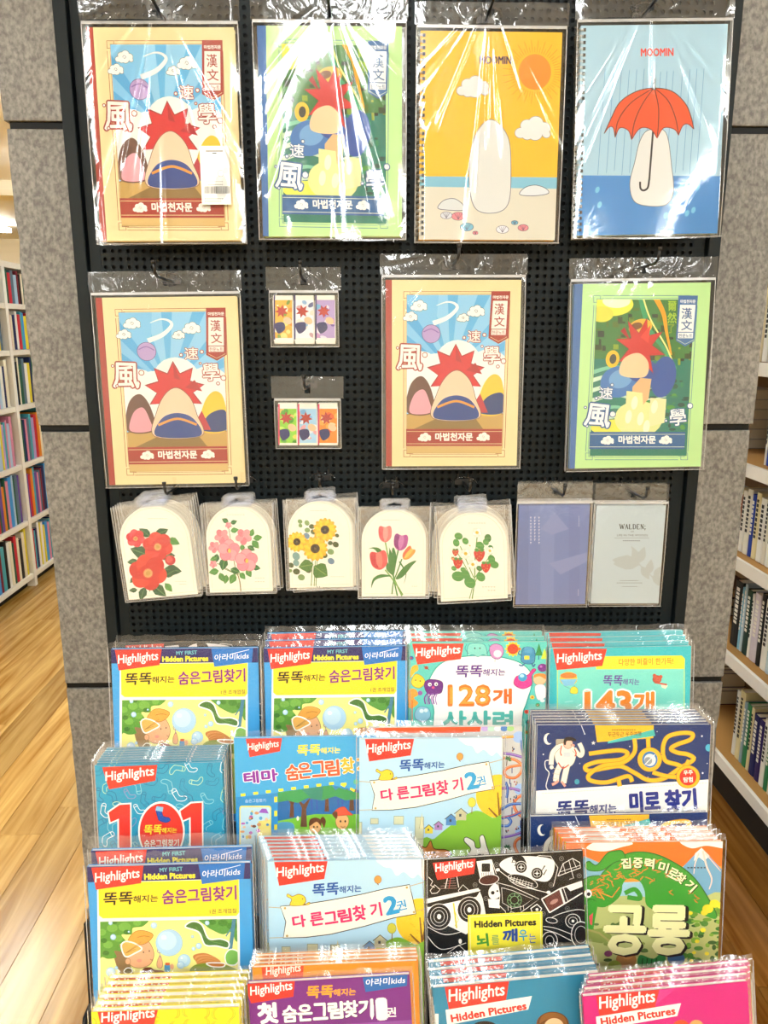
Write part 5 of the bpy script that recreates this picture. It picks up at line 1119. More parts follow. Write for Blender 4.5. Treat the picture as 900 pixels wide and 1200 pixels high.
def art_dino(M, W, H):
    c = Cv(M, W, H, 630, 955, 3.333, '#f2742a')
    c.poly([(100, 200), (740, 200), (740, 340), (100, 340)], '#f59a3a'); c.poly([(100, 270), (740, 250), (740, 420), (100, 420)], '#9cc8d8')
    c.blob([(190, 130), (240, 100), (330, 95), (372, 112), (330, 125), (260, 142)], '#f6efe6'); c.blob([(560, 100), (720, 95), (735, 130), (660, 120), (600, 130)], '#f8f0e8')
    c.poly([(640, 128), (735, 230), (740, 400), (480, 400), (560, 210)], '#6fa6c8'); c.poly([(640, 128), (672, 160), (650, 180), (630, 165), (610, 180), (615, 150)], '#e9e4e4')
    c.curve([(645, 140), (660, 200), (680, 250), (670, 290)], 8, '#f2cfc0', 4); c.curve([(630, 150), (615, 190), (610, 230)], 6, '#f2cfc0', 3); c.curve([(655, 150), (690, 190), (715, 220)], 5, '#f2cfc0', 2)
    c.poly([(180, 160), (250, 190), (300, 300), (150, 330)], '#7fb4d0')
    c.blob([(100, 430), (250, 330), (420, 320), (560, 370), (740, 330), (740, 900), (100, 900)], '#b8bf78')
    rg = random.Random(9)
    for i in range(90):
        x, y = rg.uniform(560, 735), rg.uniform(350, 640); c.ell(x, y, rg.uniform(8, 20), rg.uniform(5, 12), rg.choice(['#3c7a2c', '#6a9a34', '#4c8a34', '#2c5a24', '#7cae3c']))
    for i in range(30): x, y = rg.uniform(190, 420), rg.uniform(420, 640); c.ell(x, y, rg.uniform(8, 18), rg.uniform(5, 10), rg.choice(['#5a7a3c', '#8a9a4c', '#a8ac6a', '#3c5a2c']))
    G = '#3f9a34'; GD = '#2a6c28'
    body = [(150, 300), (180, 250), (240, 240), (300, 180), (360, 145), (440, 145), (520, 175), (600, 230), (660, 310), (700, 400), (640, 395), (600, 360), (520, 370), (440, 350), (425, 300), (400, 260), (350, 260), (330, 300), (300, 340), (250, 350), (225, 390), (215, 440), (185, 440), (180, 400), (196, 360), (150, 350)]
    for q in ([(140, 300), (185, 245), (250, 235), (320, 250), (320, 310), (260, 355), (200, 345), (150, 345)], [(240, 250), (300, 180), (360, 145), (440, 145), (520, 175), (600, 230), (660, 310), (700, 400), (600, 370), (500, 375), (430, 350), (420, 290), (390, 250), (340, 250), (300, 320)], [(195, 330), (230, 340), (222, 400), (212, 445), (186, 445), (182, 400)]):
        c.blob(q, GD); c.blob([(x+(2 if x < 400 else -3), y+4) for x, y in q], G)
    c.blob([(300, 140), (270, 150), (230, 195), (200, 180), (185, 195), (200, 215), (250, 215), (300, 185), (340, 170), (330, 140)], G, (GD, 4))
    c.curve([(340, 305), (380, 290), (400, 325), (350, 320)], 18, G)
    c.setclip()
    for i in range(46):
        x = rg.uniform(215, 640); top = np.interp(x, [215, 300, 400, 440, 520, 600, 640], [255, 195, 155, 155, 185, 240, 290]); bot = np.interp(x, [215, 300, 340, 400, 430, 520, 600, 640], [330, 285, 245, 235, 290, 340, 340, 370]); y = rg.uniform(top, bot-14)
        q = [(x, y)]
        for k in range(3): q.append((q[-1][0]+rg.uniform(-20, 20), q[-1][1]+rg.uniform(2, 10)))
        c.line(q, 4, '#d97a34')
    c.line([(170, 300), (230, 290), (260, 330)], 5, '#e0893c'); c.line([(240, 300), (290, 320), (320, 280)], 5, '#e0893c')
    c.ell(196, 306, 15, 17, '#f8f8f4'); c.ell(199, 308, 7, 8, BLK); c.poly([(200, 395), (216, 380), (212, 430), (204, 425)], '#e05a5c')
    c.poly([(186, 450), (255, 440), (300, 480), (250, 500), (186, 490)], '#8a9a4c'); c.line([(190, 445), (240, 460), (290, 500)], 8, '#a8a060')
    for x, y, r in ((596, 382, 9), (645, 448, 11), (622, 492, 9), (610, 536, 8), (660, 540, 9), (690, 345, 20), (715, 352, 16), (664, 365, 22), (650, 380, 14), (600, 568, 8), (560, 500, 6)): c.ell(x, y, r, r*.8, '#ecdc34')
    # baby dinosaurs on the rocks
    c.ell(345, 565, 40, 34, '#a87a44'); c.ell(350, 545, 22, 18, '#c08a50'); c.blob([(390, 580), (400, 545), (450, 560), (480, 540), (500, 560), (470, 590), (420, 600)], '#2f8a44'); c.ell(540, 560, 34, 26, '#3a6a9c'); c.ell(300, 590, 26, 24, '#8aa040'); c.ell(275, 540, 16, 12, '#8a4a6c')
    for k in range(4): c.seg(410+k*18, 558, 406+k*18, 590, 4, '#164c24')
    for ch, x, y, a in (('집', 328, 208, -4), ('중', 372, 204, 2), ('력', 416, 205, 6), ('미', 468, 216, 16), ('로', 504, 236, 26), ('찾', 532, 250, 34), ('기', 570, 276, 44)):
        dx, dy = 36*math.cos(R_(a)), 36*math.sin(R_(a)); c.text(ch, x+3, y+3, x+dx+3, y+dy+3, 38, '#1c2c18', .035); c.text(ch, x, y, x+dx, y+dy, 38, '#f6f3c4', .03)
    c.text('공', 268, 542, 420, 548, 186, '#20201a', .05); c.text('룡', 440, 542, 592, 548, 186, '#20201a', .05); c.text('공', 262, 538, 414, 540, 182, '#f3efb0', .045); c.text('룡', 434, 538, 584, 540, 182, '#f3efb0', .045)
    ink(c, 583, 660, 204, '#3c4c5c', 5, 6)
    return c
def art_banana(M, W, H):
    c = Cv(M, W, H, 90, 1095, 4.09, '#f4e12f'); rg = random.Random(3)
    for i in range(26):
        x, y = 400+(i % 6)*68+rg.uniform(-8, 8), 370+(i//6)*60+rg.uniform(-10, 10); k = rg.choice((1, -1))
        P = [(x, y-24), (x+k*16, y-6), (x+k*14, y+18), (x, y+30)]; c.curve(P, 3, '#d8ae20'); c.curve([(a+k*9, b) for a, b in P], 3, rg.choice(['#b5a030', '#d8ae20', '#8fb83c']))
    for i in range(4): x = 80; c.curve([(x, 400+i*60), (x+14, 420+i*60), (x+6, 445+i*60)], 3, '#d8ae20')
    c.poly([(98, 362), (392, 352), (372, 425), (372, 470), (130, 500)], '#e93a2e'); c.text('Highlights', 118, 436, 372, 410, 60, '#fbf7f2', .02, .12); return c
def art_purple(M, W, H, base='#7a2a86'):
    c = Cv(M, W, H, 290, 965, 4.09, base)
    c.poly([(-20, 765), (228, 748), (220, 830), (18, 862)], '#e5362d'); c.text('Highlights', 15, 838, 215, 808, 54, '#fbf7f2', .02, .12)
    c.poly([(550, 730), (768, 716), (764, 778), (566, 808)], '#2468b4'); c.text('아라미kids', 566, 780, 755, 766, 34, '#f0f4fa', .012, .15)
    brush(c, 284, 838, 518, 826, 56, '#f0a42c', .035)
    c.text('첫', 56, 958, 145, 952, 92, '#fbf9f4', .05); 
    for i, ch in enumerate('숨은그림찾기'): x = 172+i*73; c.text(ch, x+3, 952-i*6+3, x+69, 948-i*6+3, 76, '#4c1458', .045); c.text(ch, x, 952-i*6, x+66, 948-i*6, 76, '#fbf9f4', .045)
    c.text('1', 632, 930, 660, 928, 82, '#fbf9f4', .05); c.text('권', 668, 926, 712, 924, 44, '#fbf9f4', .02)
    c.rect(588, 866, 606, 925, '#fbf9f4', 6); c.poly([(588, 920), (606, 920), (597, 940)], '#fbf9f4')
    c.poly([(-20, 990), (790, 940), (790, 1500), (-20, 1500)], '#8f4aa4') ; return c
def art_orange(M, W, H):
    c = Cv(M, W, H, 290, 965, 4.09, '#f0932a'); c.poly([(66, 676), (270, 672), (262, 800), (80, 820)], '#e5502c'); c.text('Highlights', 90, 740, 255, 720, 50, '#fbf0e0', .02, .12); return c
def hk_badge(c, P, t1, q, t2):
    c.poly(P, '#e23b31'); c.text('Highlights', *t1, '#fbf7f2', .02, .12); c.poly(q, '#f4f2ec'); c.text('Hidden Pictures', *t2, '#d8352c', .04)
def art_teal(M, W, H):
    c = Cv(M, W, H, 485, 980, 4.09, '#2a86ac')
    hk_badge(c, [(146, 715), (456, 695), (440, 795), (172, 850)], (168, 812, 434, 780, 76), [(152, 832), (566, 765), (548, 830), (160, 905)], (182, 890, 540, 828, 34))
    c.ell(665, 900, 78, 60, '#7a4a24'); c.blob([(600, 900), (612, 860), (660, 842), (720, 860), (740, 920), (690, 880), (640, 880)], '#8c5a2c', ('#4a2c14', 3)); c.ell(672, 915, 48, 44, '#f0c8a0'); c.ell(340, 915, 60, 30, '#2c2420'); c.rect(100, 850, 118, 1100, '#f0f0ec')
    return c
def art_magenta(M, W, H):
    c = Cv(M, W, H, 630, 955, 3.333, '#cf1f7c')
    hk_badge(c, [(226, 695), (478, 670), (458, 760), (244, 800)], (242, 772, 458, 744, 60), [(228, 788), (560, 735), (545, 785), (232, 840)], (250, 822, 538, 778, 28))
    c.poly([(480, 668), (560, 662), (460, 742)], '#d9388c'); c.ell(560, 830, 34, 30, '#e8502c'); c.ell(620, 830, 30, 30, '#e8a05c'); return c

# ================================================================= assembly
make_room(); make_lamps(); make_left_case(); make_right_case()

def hang(TL, TR, bot, Y, lean):
    M0, W = frame(at(*TL, Y), at(*TR, Y), R_(lean), 0)
    n = M0.to_3x3() @ Vector((0, 1, 0)); d = ray(*bot); t = (M0.translation-CAM).dot(n)/d.dot(n)
    H = -(M0.inverted() @ (CAM+d*t)).z
    return frame(at(*TL, Y), at(*TR, Y), R_(lean), H)[0], W, H
HK = 0
def local_z(M, px):
    n = M.to_3x3() @ Vector((0, 1, 0)); d = ray(*px); t = (M.translation-CAM).dot(n)/d.dot(n); return (M.inverted() @ (CAM+d*t))
PR = {}
def notebook(kind, label, TL, TR, bot, hk, hlabel, seed, Y=1.112, spiral=False, amp=.0016):
    M, W, H = hang(TL, TR, bot, Y, 3.5)
    T = .009
    th = thing('spiral_notebook' if spiral else 'notebook', label, 'notebook', M, 'bagged notebooks hanging on the board')
    cols = {'red': ('#f0dba4', '#ab3a30'), 'green': ('#bfe89c', '#3b6cab'), 'yellow': ('#f7bd28', '#f7bd28'), 'blue': ('#a9cfe4', '#a9cfe4')}[kind]
    slab_book(th, W, H, T, cols[0], cols[0], cols[1])
    art = {'red': art_red_notebook, 'green': art_green_notebook, 'yellow': art_yellow_spiral, 'blue': art_blue_spiral}[kind]
    if kind not in PR:      # the artwork is read off the copy seen most squarely
        ref = {'red': ((452, 328), (611, 328), (528, 546)), 'green': ((673, 333), (833, 331), (740, 548))}.get(kind, (TL, TR, bot))
        Mr, Wr, Hr = hang(*ref, Y, 3.5); PR[kind] = (art(Mr, Wr, Hr).mb.mesh('cover_print', 'print'), Wr, Hr)
    me, w0, h0 = PR[kind]; p = ob('cover_print', me, th); p.scale = (W/w0, 1, H/h0)
    if spiral:
        b = MB(); n = 34; hb = MB()
        for i in range(n):
            z = H*.025+(H*.95)*i/(n-1)
            for dz in (0, .0016):
                pts = [(-W/2+.0035*math.cos(a)-.0005, T/2+(T/2+.0025)*math.sin(a), z+dz) for a in np.linspace(-.25-math.pi/2+.2, 2*math.pi-math.pi/2-.45, 10)]
                b.tube([(-W/2+.004, -.0008, z+dz), (-W/2, -.0028, z+dz), (-W/2-.003, .001, z+dz), (-W/2-.0036, T/2, z+dz), (-W/2-.003, T, z+dz), (-W/2+.002, T+.0012, z+dz)], .0005, '#d9dcdf', 5)
            hb.box(-W/2+.0028, -W/2+.0062, -.0016, -.0012, z-.0012, z+.0028, '#2b2a2c')
        b.obj('wire_binding', 'metal', th, True); hb.obj('binding_hole', 'plastic', th)
    lz = local_z(M, hk)
    bag(th, W, H, T, seed, head=.028, head_w=W+.016, mx=.0055, amp=amp, hook_z=lz.z, hook_x=lz.x)
    hook(*hk, label=hlabel)
    return th
notebook('red', 'cream notebook with red spine, white barcode sticker at the lower right of its bag', (101, 32), (274, 32), (208, 282), (186, 16), 'black wire hook holding the notebook with a barcode sticker', 11, 1.112, amp=.0036)
bk1 = bpy.context.scene.objects['notebook']
notebook('green', 'light green notebook with blue spine in the top row, veiled by glare', (301, 30), (471, 31), (391, 277), (386, 17), 'black wire hook holding the green notebook of the top row', 12, amp=.0036)
notebook('yellow', 'yellow wire-bound notebook with orange sun and beach scene in clear bag', (493, 36), (659, 38), (570, 281), (574, 15), 'black wire hook holding the yellow wire-bound notebook', 13, spiral=True, amp=.0028)
notebook('blue', 'light blue wire-bound notebook with red umbrella picture in clear bag', (681, 30), (853, 28), (752, 275), (763, 10), 'black wire hook holding the blue wire-bound notebook', 14, spiral=True, amp=.0028)
notebook('red', 'cream notebook with red spine and flat unwrinkled bag, second row at far left', (112, 349), (277, 347), (210, 567), (194, 331), 'black wire hook holding the second-row cream notebook at far left', 15, amp=.0007)
notebook('red', 'cream notebook with red spine hanging just right of the two small eraser packs', (452, 328), (611, 328), (528, 546), (532, 313), 'black wire hook holding the cream notebook right of the eraser packs', 16, amp=.0009)
notebook('green', 'light green notebook with blue spine in the second row, below the blue umbrella notebook', (673, 333), (833, 331), (740, 548), (754, 316), 'black wire hook holding the green notebook of the second row', 17, amp=.0009)

# price sticker on the first notebook's bag
def sticker(root):
    M = root.matrix_world.copy(); tl, br = local_z(M, (235, 173)), local_z(M, (272, 241))
    y = -.0075
    s = MB().box(tl.x, br.x, y, y+.0003, br.z, tl.z, '#e9e9e6').obj('price_sticker', 'paper', root)
    c = Cv(M, 2, 2, 90, 0, 4)
    for y0 in (716, 726): c.seg(610 if y0 < 720 else 640, y0, 690 if y0 < 720 else 660, y0, 5, '#4c4c4c')
    c.rect(590, 750, 688, 835, '#d4d5d6'); c.ell(680, 820, 12, 14, '#f0f0f0', ol=('#8c8c8c', 2)); c.ell(703, 806, 13, 15, '#c9cacb')
    for k in range(9): c.seg(612+k*9, 858, 617+k*9, 858, 3, '#8a8a8a'); c.seg(620+k*8, 872, 625+k*8, 872, 4, '#7a7a7a'); c.seg(605+k*10, 938, 611+k*10, 938, 4, '#6a6a6a'); c.seg(605+k*9, 950, 611+k*9, 950, 4, '#6a6a6a')
    x = 604; rg = random.Random(2)
    while x < 722: wd = rg.choice((1.5, 2.2, 3.4)); c.poly([(x, 880), (x+wd, 880), (x+wd, 914), (x, 914)], '#222222'); x += wd+rg.choice((1.5, 2.5, 3))
    p = c.obj(s, 'sticker_print'); p.location = (0, y, 0)
sticker(bk1)

# eraser packs
def eraser_pack(label, TL, TR, bot, crop_e, top_c, cols, hk, hl, seed, edge):
    M, W, H = hang(TL, TR, bot, 1.112, 2); T = .012
    th = thing('eraser_pack', label, 'eraser pack', M, 'small packs of three erasers hanging on the board')
    w = W/3
    for i in range(3):
        a, b = -W/2+i*w+.0009, -W/2+(i+1)*w-.0009
        e = MB().box(a, b, 0, T, 0, H, '#f3efe4').obj('eraser', 'paper', th, bevel=.0008)
        MB().box(a-.0004, b+.0004, -.0004, T+.0004, H*.06, H*.9, '#efece6').obj('sleeve', 'paper', e)
        c = Cv(M, W, H, 300, 300, 5); x0, x1 = crop_e[i]; y0, y1 = top_c
        dark = edge
        c.poly([(x0, y0), (x1, y0), (x1, y1), (x0, y1)], cols[i][0]); c.poly([(x0-5, y0-28), (x0+4, y0-28), (x0+4, y1+10), (x0-5, y1+10)], dark)
        c.setclip([(x0+4, y0), (x1, y0), (x1, y1), (x0+4, y1)]); rg = random.Random(seed*10+i); xm, ym = (x0+x1)/2, (y0+y1)/2
        for k in range(12): c.ell(rg.uniform(x0, x1), rg.uniform(y0, y1), rg.uniform(8, 26), rg.uniform(8, 22), rg.choice(cols[i][1:]), rg.uniform(0, 90))
        star(c, xm-10, ym-45, 40, 20, 7, '#b8322c', rg.uniform(0, 40)); c.ell(xm+25, ym+10, 26, 20, '#efc29a', 30); c.blob([(xm-50, ym+30), (xm, ym+20), (xm+10, ym+60), (xm-30, ym+85)], '#2b2f68')
        c.setclip(); p = c.obj(e, 'sleeve_print'); p.location = (0, -.0005, 0)
    lz = local_z(M, hk); bag(th, W, H, T, seed, head=.031, head_w=W+.016, mx=.004, amp=.0012, hook_z=lz.z, hook_x=lz.x, hmat='film_header')
    hook(*hk, label=hl)
eraser_pack('small clear pack of three erasers in dark sleeves, upper of the two', (319, 346), (393, 346), (355, 403), ((108, 212), (228, 335), (352, 462)), (258, 480), (('#e8b040', '#f6e08a', '#f08a2c', '#7a9a3c', '#fbf2d8'), ('#e6ecf4', '#c9a0a8', '#8fb4d8', '#f4e0d0', '#5a5a86'), ('#b49ad0', '#7a5ca8', '#e8e0f0', '#6fb0d8', '#c08ac0')), (356, 331), 'black wire hook holding the upper eraser pack', 21, '#3a2f6c')
eraser_pack('small clear pack of three erasers in bright sleeves, lower of the two', (325, 472), (396, 472), (361, 522), ((135, 238), (250, 355), (368, 475)), (895, 1095), (('#8fd040', '#e8e06a', '#5aa83c', '#c8e86a', '#f4c070'), ('#a8d4f0', '#f4f0f4', '#7fb8e4', '#e0e8f4', '#e8a0a8'), ('#f08a2c', '#f8c06a', '#e8602c', '#f4a84c', '#f4d0a0')), (360, 457), 'black wire hook holding the lower eraser pack', 22, '#d83a64')

# botanical cards: one of each in front, more of the same behind
def botanical(kind, art, BL, BR, topy, hk, n, label, blabel, hlabel, seed, jit):
    Y = 1.083; bl, br = at(*BL, Y), at(*BR, Y); M, W = frame(bl, br, R_(2), 0)
    H = local_z(M, ((BL[0]+BR[0])/2, topy)).z
    g = f'{kind} cards on one hook'
    th = thing('botanical_card', label, 'card', M)
    pts = arch_pts(W, H); MB().prism(pts, 0, .0006, CARD).obj('card', 'paper', th)
    art(M, W, H).obj(th)
    # the arch clips the rectangular bag; the tab is stiffer plastic with a slot
    bg = bag(th, W, H, .0008, seed, head=0, mx=.0052, amp=.0003, mat='film_card', pad_b=.003, seal=False, hook_z=H+.004, yf=-.0013, yo=.0006)
    tz = H+.003; tb = MB(); tw = .021; o = .0105; zz = tz+.012
    P = [(-tw, tz-.004), (-tw, zz-.002), (-tw+.003, zz), (tw-.003, zz), (tw, zz-.002), (tw, tz-.004)]
    q = [(-o, tz+.001), (-o, tz+.0045), (-.003, tz+.0055), (0, tz+.0075), (.003, tz+.0055), (o, tz+.0045), (o, tz+.001)]
    y = -.0008
    V = [(x, y, z) for x, z in P]+[(x, y, z) for x, z in q]
    tb.add(V, [(0, 1, 7, 6), (1, 2, 8, 7), (2, 3, 9, 8), (3, 10, 9), (3, 4, 11, 10), (4, 5, 12, 11), (0, 6, 12, 5)])
    tb.obj('hang_tab', 'film_tab', bg)
    rg = random.Random(seed)
    ordn = ['next', 'second', 'third', 'fourth', 'fifth']
    for k in range(n):
        dx, dz, a = jit[k]
        Mk = M @ Matrix.Translation((dx/900, .0041*(k+1), dz/900)) @ Matrix.Translation((0, 0, H)) @ Matrix.Rotation(R_(a), 4, 'Y') @ Matrix.Translation((0, 0, -H))
        dup(th, Mk, f'{blabel}, {ordn[k]} one behind the front card', g)
    th['group'] = g
    hook(*hk, label=hlabel, ln=.085)
botanical('red camellia', art_camellia, (151, 703), (232, 696), 592, (203, 577), 4, 'arched cream card with red camellias, front of its stack at far left', 'arched card of red camellias in the far left stack', 'black hook through the red camellia cards', 31, ((2, 1, .5), (4, 3, -.8), (6, 5, -1.5), (8, 6, -2.4)))
botanical('pink blossom', art_pink, (246, 694.5), (320, 692.5), 593, (283, 571), 3, 'arched cream card with pink blossoms, front of its stack second from left', 'arched card of pink blossoms', 'black hook through the pink blossom cards', 32, ((1, 1, .4), (3, 2, -.6), (5, 3, -1.4)))
botanical('sunflower', art_sunflower, (340, 689), (414, 687.5), 587, (377, 568), 4, 'arched cream card with three sunflowers, front of a fanned stack', 'arched card of sunflowers fanned out at the bottom', 'black hook through the sunflower cards', 33, ((1, 0, -1.5), (2, -3, -3), (3, -4, 1), (3, 2, -4.5)))
botanical('tulip', art_tulip, (424, 699), (498.5, 698.5), 597, (459, 577), 2, 'arched cream card with four tulips, front of its neat stack', 'arched card of tulips', 'black hook through the tulip cards', 34, ((1, 1, .3), (3, 0, -.7)))
botanical('strawberry', art_strawberry, (517, 705), (595, 701), 600, (546, 573), 4, 'arched cream card with strawberries and white blossoms, front of a fanned stack', 'arched card of strawberries fanned out sideways', 'black hook through the strawberry cards', 35, ((2, 3, -1.5), (0, 5, 2), (2, 8, -3), (-4, 6, 5)))

def slim(kind, art, TL, TR, bot, hk, n, cover, label, bl, hl, seed):
    M, W, H = hang(TL, TR, bot, 1.105, 2); g = f'{kind} notebooks on one hook'
    th = thing('pocket_notebook', label, 'notebook', M, g)
    slab_book(th, W, H, .0035, cover); art(M, W, H).obj(th)
    lz = local_z(M, hk); bag(th, W, H, .0035, seed, head=.026, head_w=W+.006, mx=.003, amp=.0004, hook_z=lz.z, hook_x=lz.x, yf=-.0015, yo=.0006)
    for k in range(n): dup(th, M @ Matrix.Translation((.0016*(k+1)*(1 if kind == 'lavender' else -1), .0065*(k+1), .001*(k+1))), f'{bl}, {["next", "second"][k]} one behind the front', g)
    hook(*hk, label=hl, ln=.09)
slim('lavender', art_lavender, (608, 592.5), (691.5, 592), (649, 708), (651, 578), 2, '#8089bb', 'slim lavender blue notebook with small vertical white lettering, front of its stack', 'slim lavender blue notebook', 'black hook through the lavender notebooks', 41)
slim('pale grey', art_walden, (699, 592.5), (780.5, 592.5), (737, 707), (743, 581), 1, '#c9d2d6', 'slim pale grey notebook with dark serif title and faint leaf pattern', 'slim pale grey notebook', 'black hook through the pale grey notebooks', 42)

# ---------------------------------------------------------------- stepped rack and the activity books on it
rack = thing('display_rack', 'black stepped metal display rack standing against the column under the board', 'rack', Matrix.Translation((.05, 0, 0)))
TR_ = [(1.032, 1.135, .675), (.944, 1.030, .572), (.858, .942, .448), (.742, .856, .33)]
for y0, y1, z in TR_:
    MB().box(-.427, .439, y0, y1, z-.004, z-.0005, '#0e1012').obj('tray', 'blackmetal', rack)
for i, (y0, y1, z) in enumerate(TR_):
    zb = TR_[i+1][2] if i < 3 else 0.0
    MB().box(-.427, .439, y0, y0+.0016, zb, z-.0045, '#0e1012').obj('riser', 'blackmetal', rack)
for s in (-1, 1):
    pts = [(1.138, 0), (1.138, .56), (.93, .565), (.925, .61), (.895, .62), (.885, .50), (.862, .50), (.80, .40), (.80, 0)] if s < 0 else [(1.138, .02), (1.138, .44), (.86, .42), (.757, .30), (.757, 0)]
    b = MB(); x0 = .4395 if s > 0 else -.4348; x1 = x0+.004; n = len(pts)
    b.add([(x0, y, z) for y, z in pts]+[(x1, y, z) for y, z in pts], [tuple(range(n)), tuple(range(2*n-1, n-1, -1))]+[(i, i+n, (i+1) % n+n, (i+1) % n) for i in range(n)], '#0e1012')
    b.obj('side_panel', 'blackmetal', rack)
BOOKS = {}
STK = ['directly', 'second', 'third', 'fourth', 'fifth', 'sixth', 'seventh', 'eighth']
def book(key, art, label, TL, TR, Y, tray, cols, T=.006, n=0, last=None, Yl=None, wr=True, flap=.008, seed=1, blabel='', group=None, lean=8, sub=None, mxx=.004):
    M1, W = frame(at(*TL, Y), at(*TR, Y), R_(lean), 0)
    rollz = abs((M1.to_3x3() @ Vector((1, 0, 0))).z)*(W/2+mxx)
    H = (M1.translation.z-TR_[tray][2]-rollz-.0022)/math.cos(R_(lean)); M, W = frame(at(*TL, Y), at(*TR, Y), R_(lean), H)
    th = thing('activity_book', label, 'book', M, group)
    cov, edge = cols
    if n: T = max(.0025, min(T, (Yl-Y)/n*.985-.0034))
    c = .0006; b = MB().box(-W/2, W/2, 0, c, 0, H, cov).box(-W/2, W/2, T-c, T, 0, H, cov).box(-W/2, -W/2+c, c, T-c, 0, H, edge); b.obj('cover', 'paper', th)
    MB().box(-W/2+c, W/2-.0008, c+.00005, T-c-.00005, .001, H-.0008, '#f4f1ea').obj('pages', 'pages', th)
    if key in BOOKS:
        me, w0, h0, o0 = BOOKS[key]; p = ob('cover_print', me, th); p.scale = (W/w0, 1, W/w0); p.location = (0, 0, H-h0*W/w0)
    else:
        p = art(M, W, H).obj(th); BOOKS[key] = (p.data, W, H, None)
    bg = bag(th, W, H, T, seed, head=0, mx=mxx if n < 99 else .004, amp=.0003, mat='film_book', wr=wr, pad_b=0, seal=False, hook_z=H+.05, yf=-.0016, yo=.0006)
    # open lip of the sleeve
    rg = random.Random(seed); V = []; nn = 24; bw = W/2+mxx
    for i in range(nn+1):
        x = -bw+2*bw*i/nn
        V += [(x, -.0016, H+.003), (x, .0005+T*.4*rg.random(), H+.003+flap*rg.uniform(.75, 1.05))]
    MB().add(V, [(2*i, 2*i+2, 2*i+3, 2*i+1) for i in range(nn)]).obj('sleeve_lip', 'film_header', bg, True)
    src = th if sub is None else sub
    if n:
        A0 = at(*TL, Y); ul = at(*last, Yl)
        for k in range(1, n+1):
            t = k/n; d = (ul-A0)*t; rr = random.Random(seed*31+k)
            Mk = Matrix.Translation((d.x+rr.uniform(-.0012, .0012), d.y, 0)) @ M.copy()
            dz = d.z; s = (H+dz/math.cos(R_(lean)))/H
            Mk = Mk @ Matrix.Diagonal((1, 1, s, 1)) @ Matrix.Translation((0, 0, 0))
            dup(src, Mk, f'{blabel}, {STK[k-1]} behind the front copy', group)
    return th
E_ = 1.035
# hidden prototype-free order: back tiers first
a1 = book('shell', art_hidden_shell, 'blue and yellow activity book, bubble-blowing child, front copy at left of the third tier', (102, 1016), (293, 1011), .90, 2, ('#3f9fe2', '#3f9fe2'), n=1, last=(107, 998), Yl=.917, flap=.017, seed=51, blabel='blue and yellow activity book, left of third tier', group='blue and yellow activity books, third tier left')
book('shell', art_hidden_shell, 'blue and yellow activity book, bubble-blowing child, leftmost on the top tier', (130, 761), (302, 759), 1.07, 0, ('#3f9fe2', '#3f9fe2'), seed=52, group='blue and yellow activity books, top tier')
book('shell', art_hidden_shell, 'blue and yellow activity book, bubble-blowing child, second along the top tier', (309, 760), (477, 757), 1.07, 0, ('#3f9fe2', '#3f9fe2'), n=2, last=(313, 743), Yl=1.10, seed=53, blabel='blue and yellow activity book, second stack of the top tier', group='blue and yellow activity books, top tier')
book('c128', art_count128, 'turquoise activity book with white panel, little monsters and a large orange 128', (479, 753), (641, 752), 1.07, 0, ('#5fc9c0', '#5fc9c0'), n=2, last=(478, 741), Yl=1.10, seed=54, blabel='turquoise monster-covered activity book', group='turquoise books with monsters')
book('c143', art_count143, 'turquoise activity book with yellow title strip and a large orange 143', (643, 760), (810, 757), 1.07, 0, ('#3bb8c2', '#3bb8c2'), n=3, last=(639, 742), Yl=1.108, seed=55, blabel='turquoise activity book with yellow strip', group='turquoise books with yellow strip')
bb = book('black', art_black, 'black activity book with white line drawings and yellow label on the third tier', (497, 1008), (683, 997), .90, 2, ('#17161a', '#17161a'), T=.005, seed=56, mxx=.003)
# two black ones standing behind the first blue and yellow book
for k, (px, Yk, lb) in enumerate((((137, 754), 1.083, 'black activity book peeking over the left end book of the top tier'), ((139, 747), 1.096, 'black activity book, rearmost at the left end of the top tier'))):
    M1, W1 = frame(at(*px, Yk), at(px[0]+165, px[1]-2, Yk), R_(8), 0); H1 = (M1.translation.z-TR_[0][2])/math.cos(R_(8)); H0 = (frame(at(497, 1008, .9), at(683, 997, .9), R_(8), 0)[0].translation.z-TR_[2][2])/math.cos(R_(8))
    Mk, _ = frame(at(*px, Yk), at(px[0]+165, px[1]-2, Yk), R_(8), H1); dup(bb, Mk @ Matrix.Diagonal((1, 1, H1/H0, 1)), lb, None)
book('socks', art_socks, 'sky blue activity book covered in outlined socks with a huge red 101', (111, 897), (260, 893), .985, 1, ('#2d9cc2', '#dff0e4'), T=.005, n=7, last=(125, 877), Yl=E_, seed=57, blabel='sky blue sock-patterned activity book', group='stack of sock-patterned books')
book('pipes', art_pipes, 'grey activity book of tangled coloured pipes, behind the light blue book with rabbit and deer', (432, 853), (612, 851), 1.003, 1, ('#c9cacb', '#c9cacb'), seed=58)
book('theme', art_theme, 'blue activity book with yellow dashed road and two children under trees', (274, 865), (441, 862), .9945, 1, ('#3fa9e2', '#3fa9e2'), T=.005, seed=59)
book('spot', art_spot, 'light blue activity book with cloth banner above town and rabbit, middle of the second tier', (420, 866), (589, 865), .985, 1, ('#b5dcf2', '#b5dcf2'), seed=60, T=.005) if 0 else None
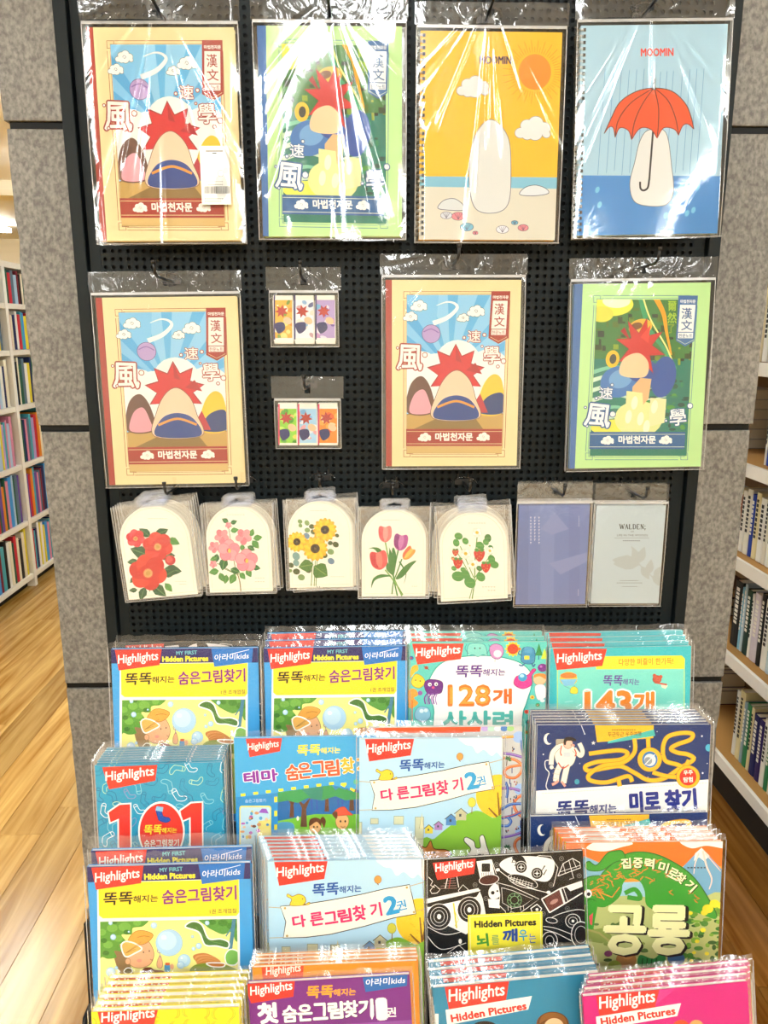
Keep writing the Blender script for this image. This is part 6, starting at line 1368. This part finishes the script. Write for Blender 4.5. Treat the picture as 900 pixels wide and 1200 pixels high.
sp = book('spot', art_spot, 'light blue activity book with cloth banner, on the third tier beside the black book', (314, 1010), (497, 1007), .90, 2, ('#b5dcf2', '#b5dcf2'), n=7, last=(303, 981), Yl=.946, seed=61, blabel='light blue banner activity book on the third tier', group='light blue banner books, third tier')
book('spot', art_spot, 'light blue activity book, cloth banner above deer and rabbit, second tier', (421, 866), (589, 865), .985, 1, ('#b5dcf2', '#b5dcf2'), seed=60, T=.005)
book('space', art_space, 'navy activity book with astronaut and looping yellow tube, at the right of the second tier', (630, 850), (833, 849), .985, 1, ('#16346e', '#b9c4d6'), n=5, last=(622, 833), Yl=E_, seed=62, blabel='navy astronaut activity book on the second tier', group='navy astronaut books, second tier')
book('space', art_space, 'navy activity book with astronaut, lower one half hidden behind the orange dinosaur book', (622, 957), (829, 952), .95, 2, ('#16346e', '#b9c4d6'), seed=63)
book('dino', art_dino, 'orange activity book with green striped dinosaur and big cream letters', (663, 988), (847, 986), .908, 2, ('#f2742a', '#f3cf3a'), n=3, last=(649, 972), Yl=.935, seed=64, blabel='orange dinosaur activity book', group='orange dinosaur books')
book('banana', art_banana, 'bright yellow activity book with faint bananas, bottom left corner of the rack', (107, 1186), (280, 1180), .80, 3, ('#f4e12f', '#f4e12f'), n=5, last=(127, 1146), Yl=.858, seed=65, blabel='bright yellow banana activity book', group='bright yellow books', T=.0095)
book('purple', art_purple, 'purple activity book with white title lettering on the lowest tier', (290, 1153), (480, 1142), .815, 3, ('#7a2a86', '#7a2a86'), seed=66)
book('orange', art_orange, 'orange activity book just behind the purple one', (296, 1134), (489, 1126), .826, 3, ('#f0932a', '#f0932a'), n=3, last=(301, 1120), Yl=.852, seed=67, blabel='orange activity book behind the purple one', group='orange books behind the purple one')
book('teal', art_teal, 'teal blue activity book with white and red title slip on the lowest tier', (507, 1158), (702, 1140), .815, 3, ('#2a86ac', '#2a86ac'), n=3, last=(503, 1129), Yl=.848, seed=68, blabel='teal blue activity book', group='teal blue books', T=.0095)
book('magenta', art_magenta, 'magenta activity book with white and red title slip, bottom right corner of the rack', (683, 1168), (876, 1150), .775, 3, ('#cf1f7c', '#cf1f7c'), n=3, last=(690, 1145), Yl=.804, seed=69, blabel='magenta activity book', group='magenta books', T=.0095)
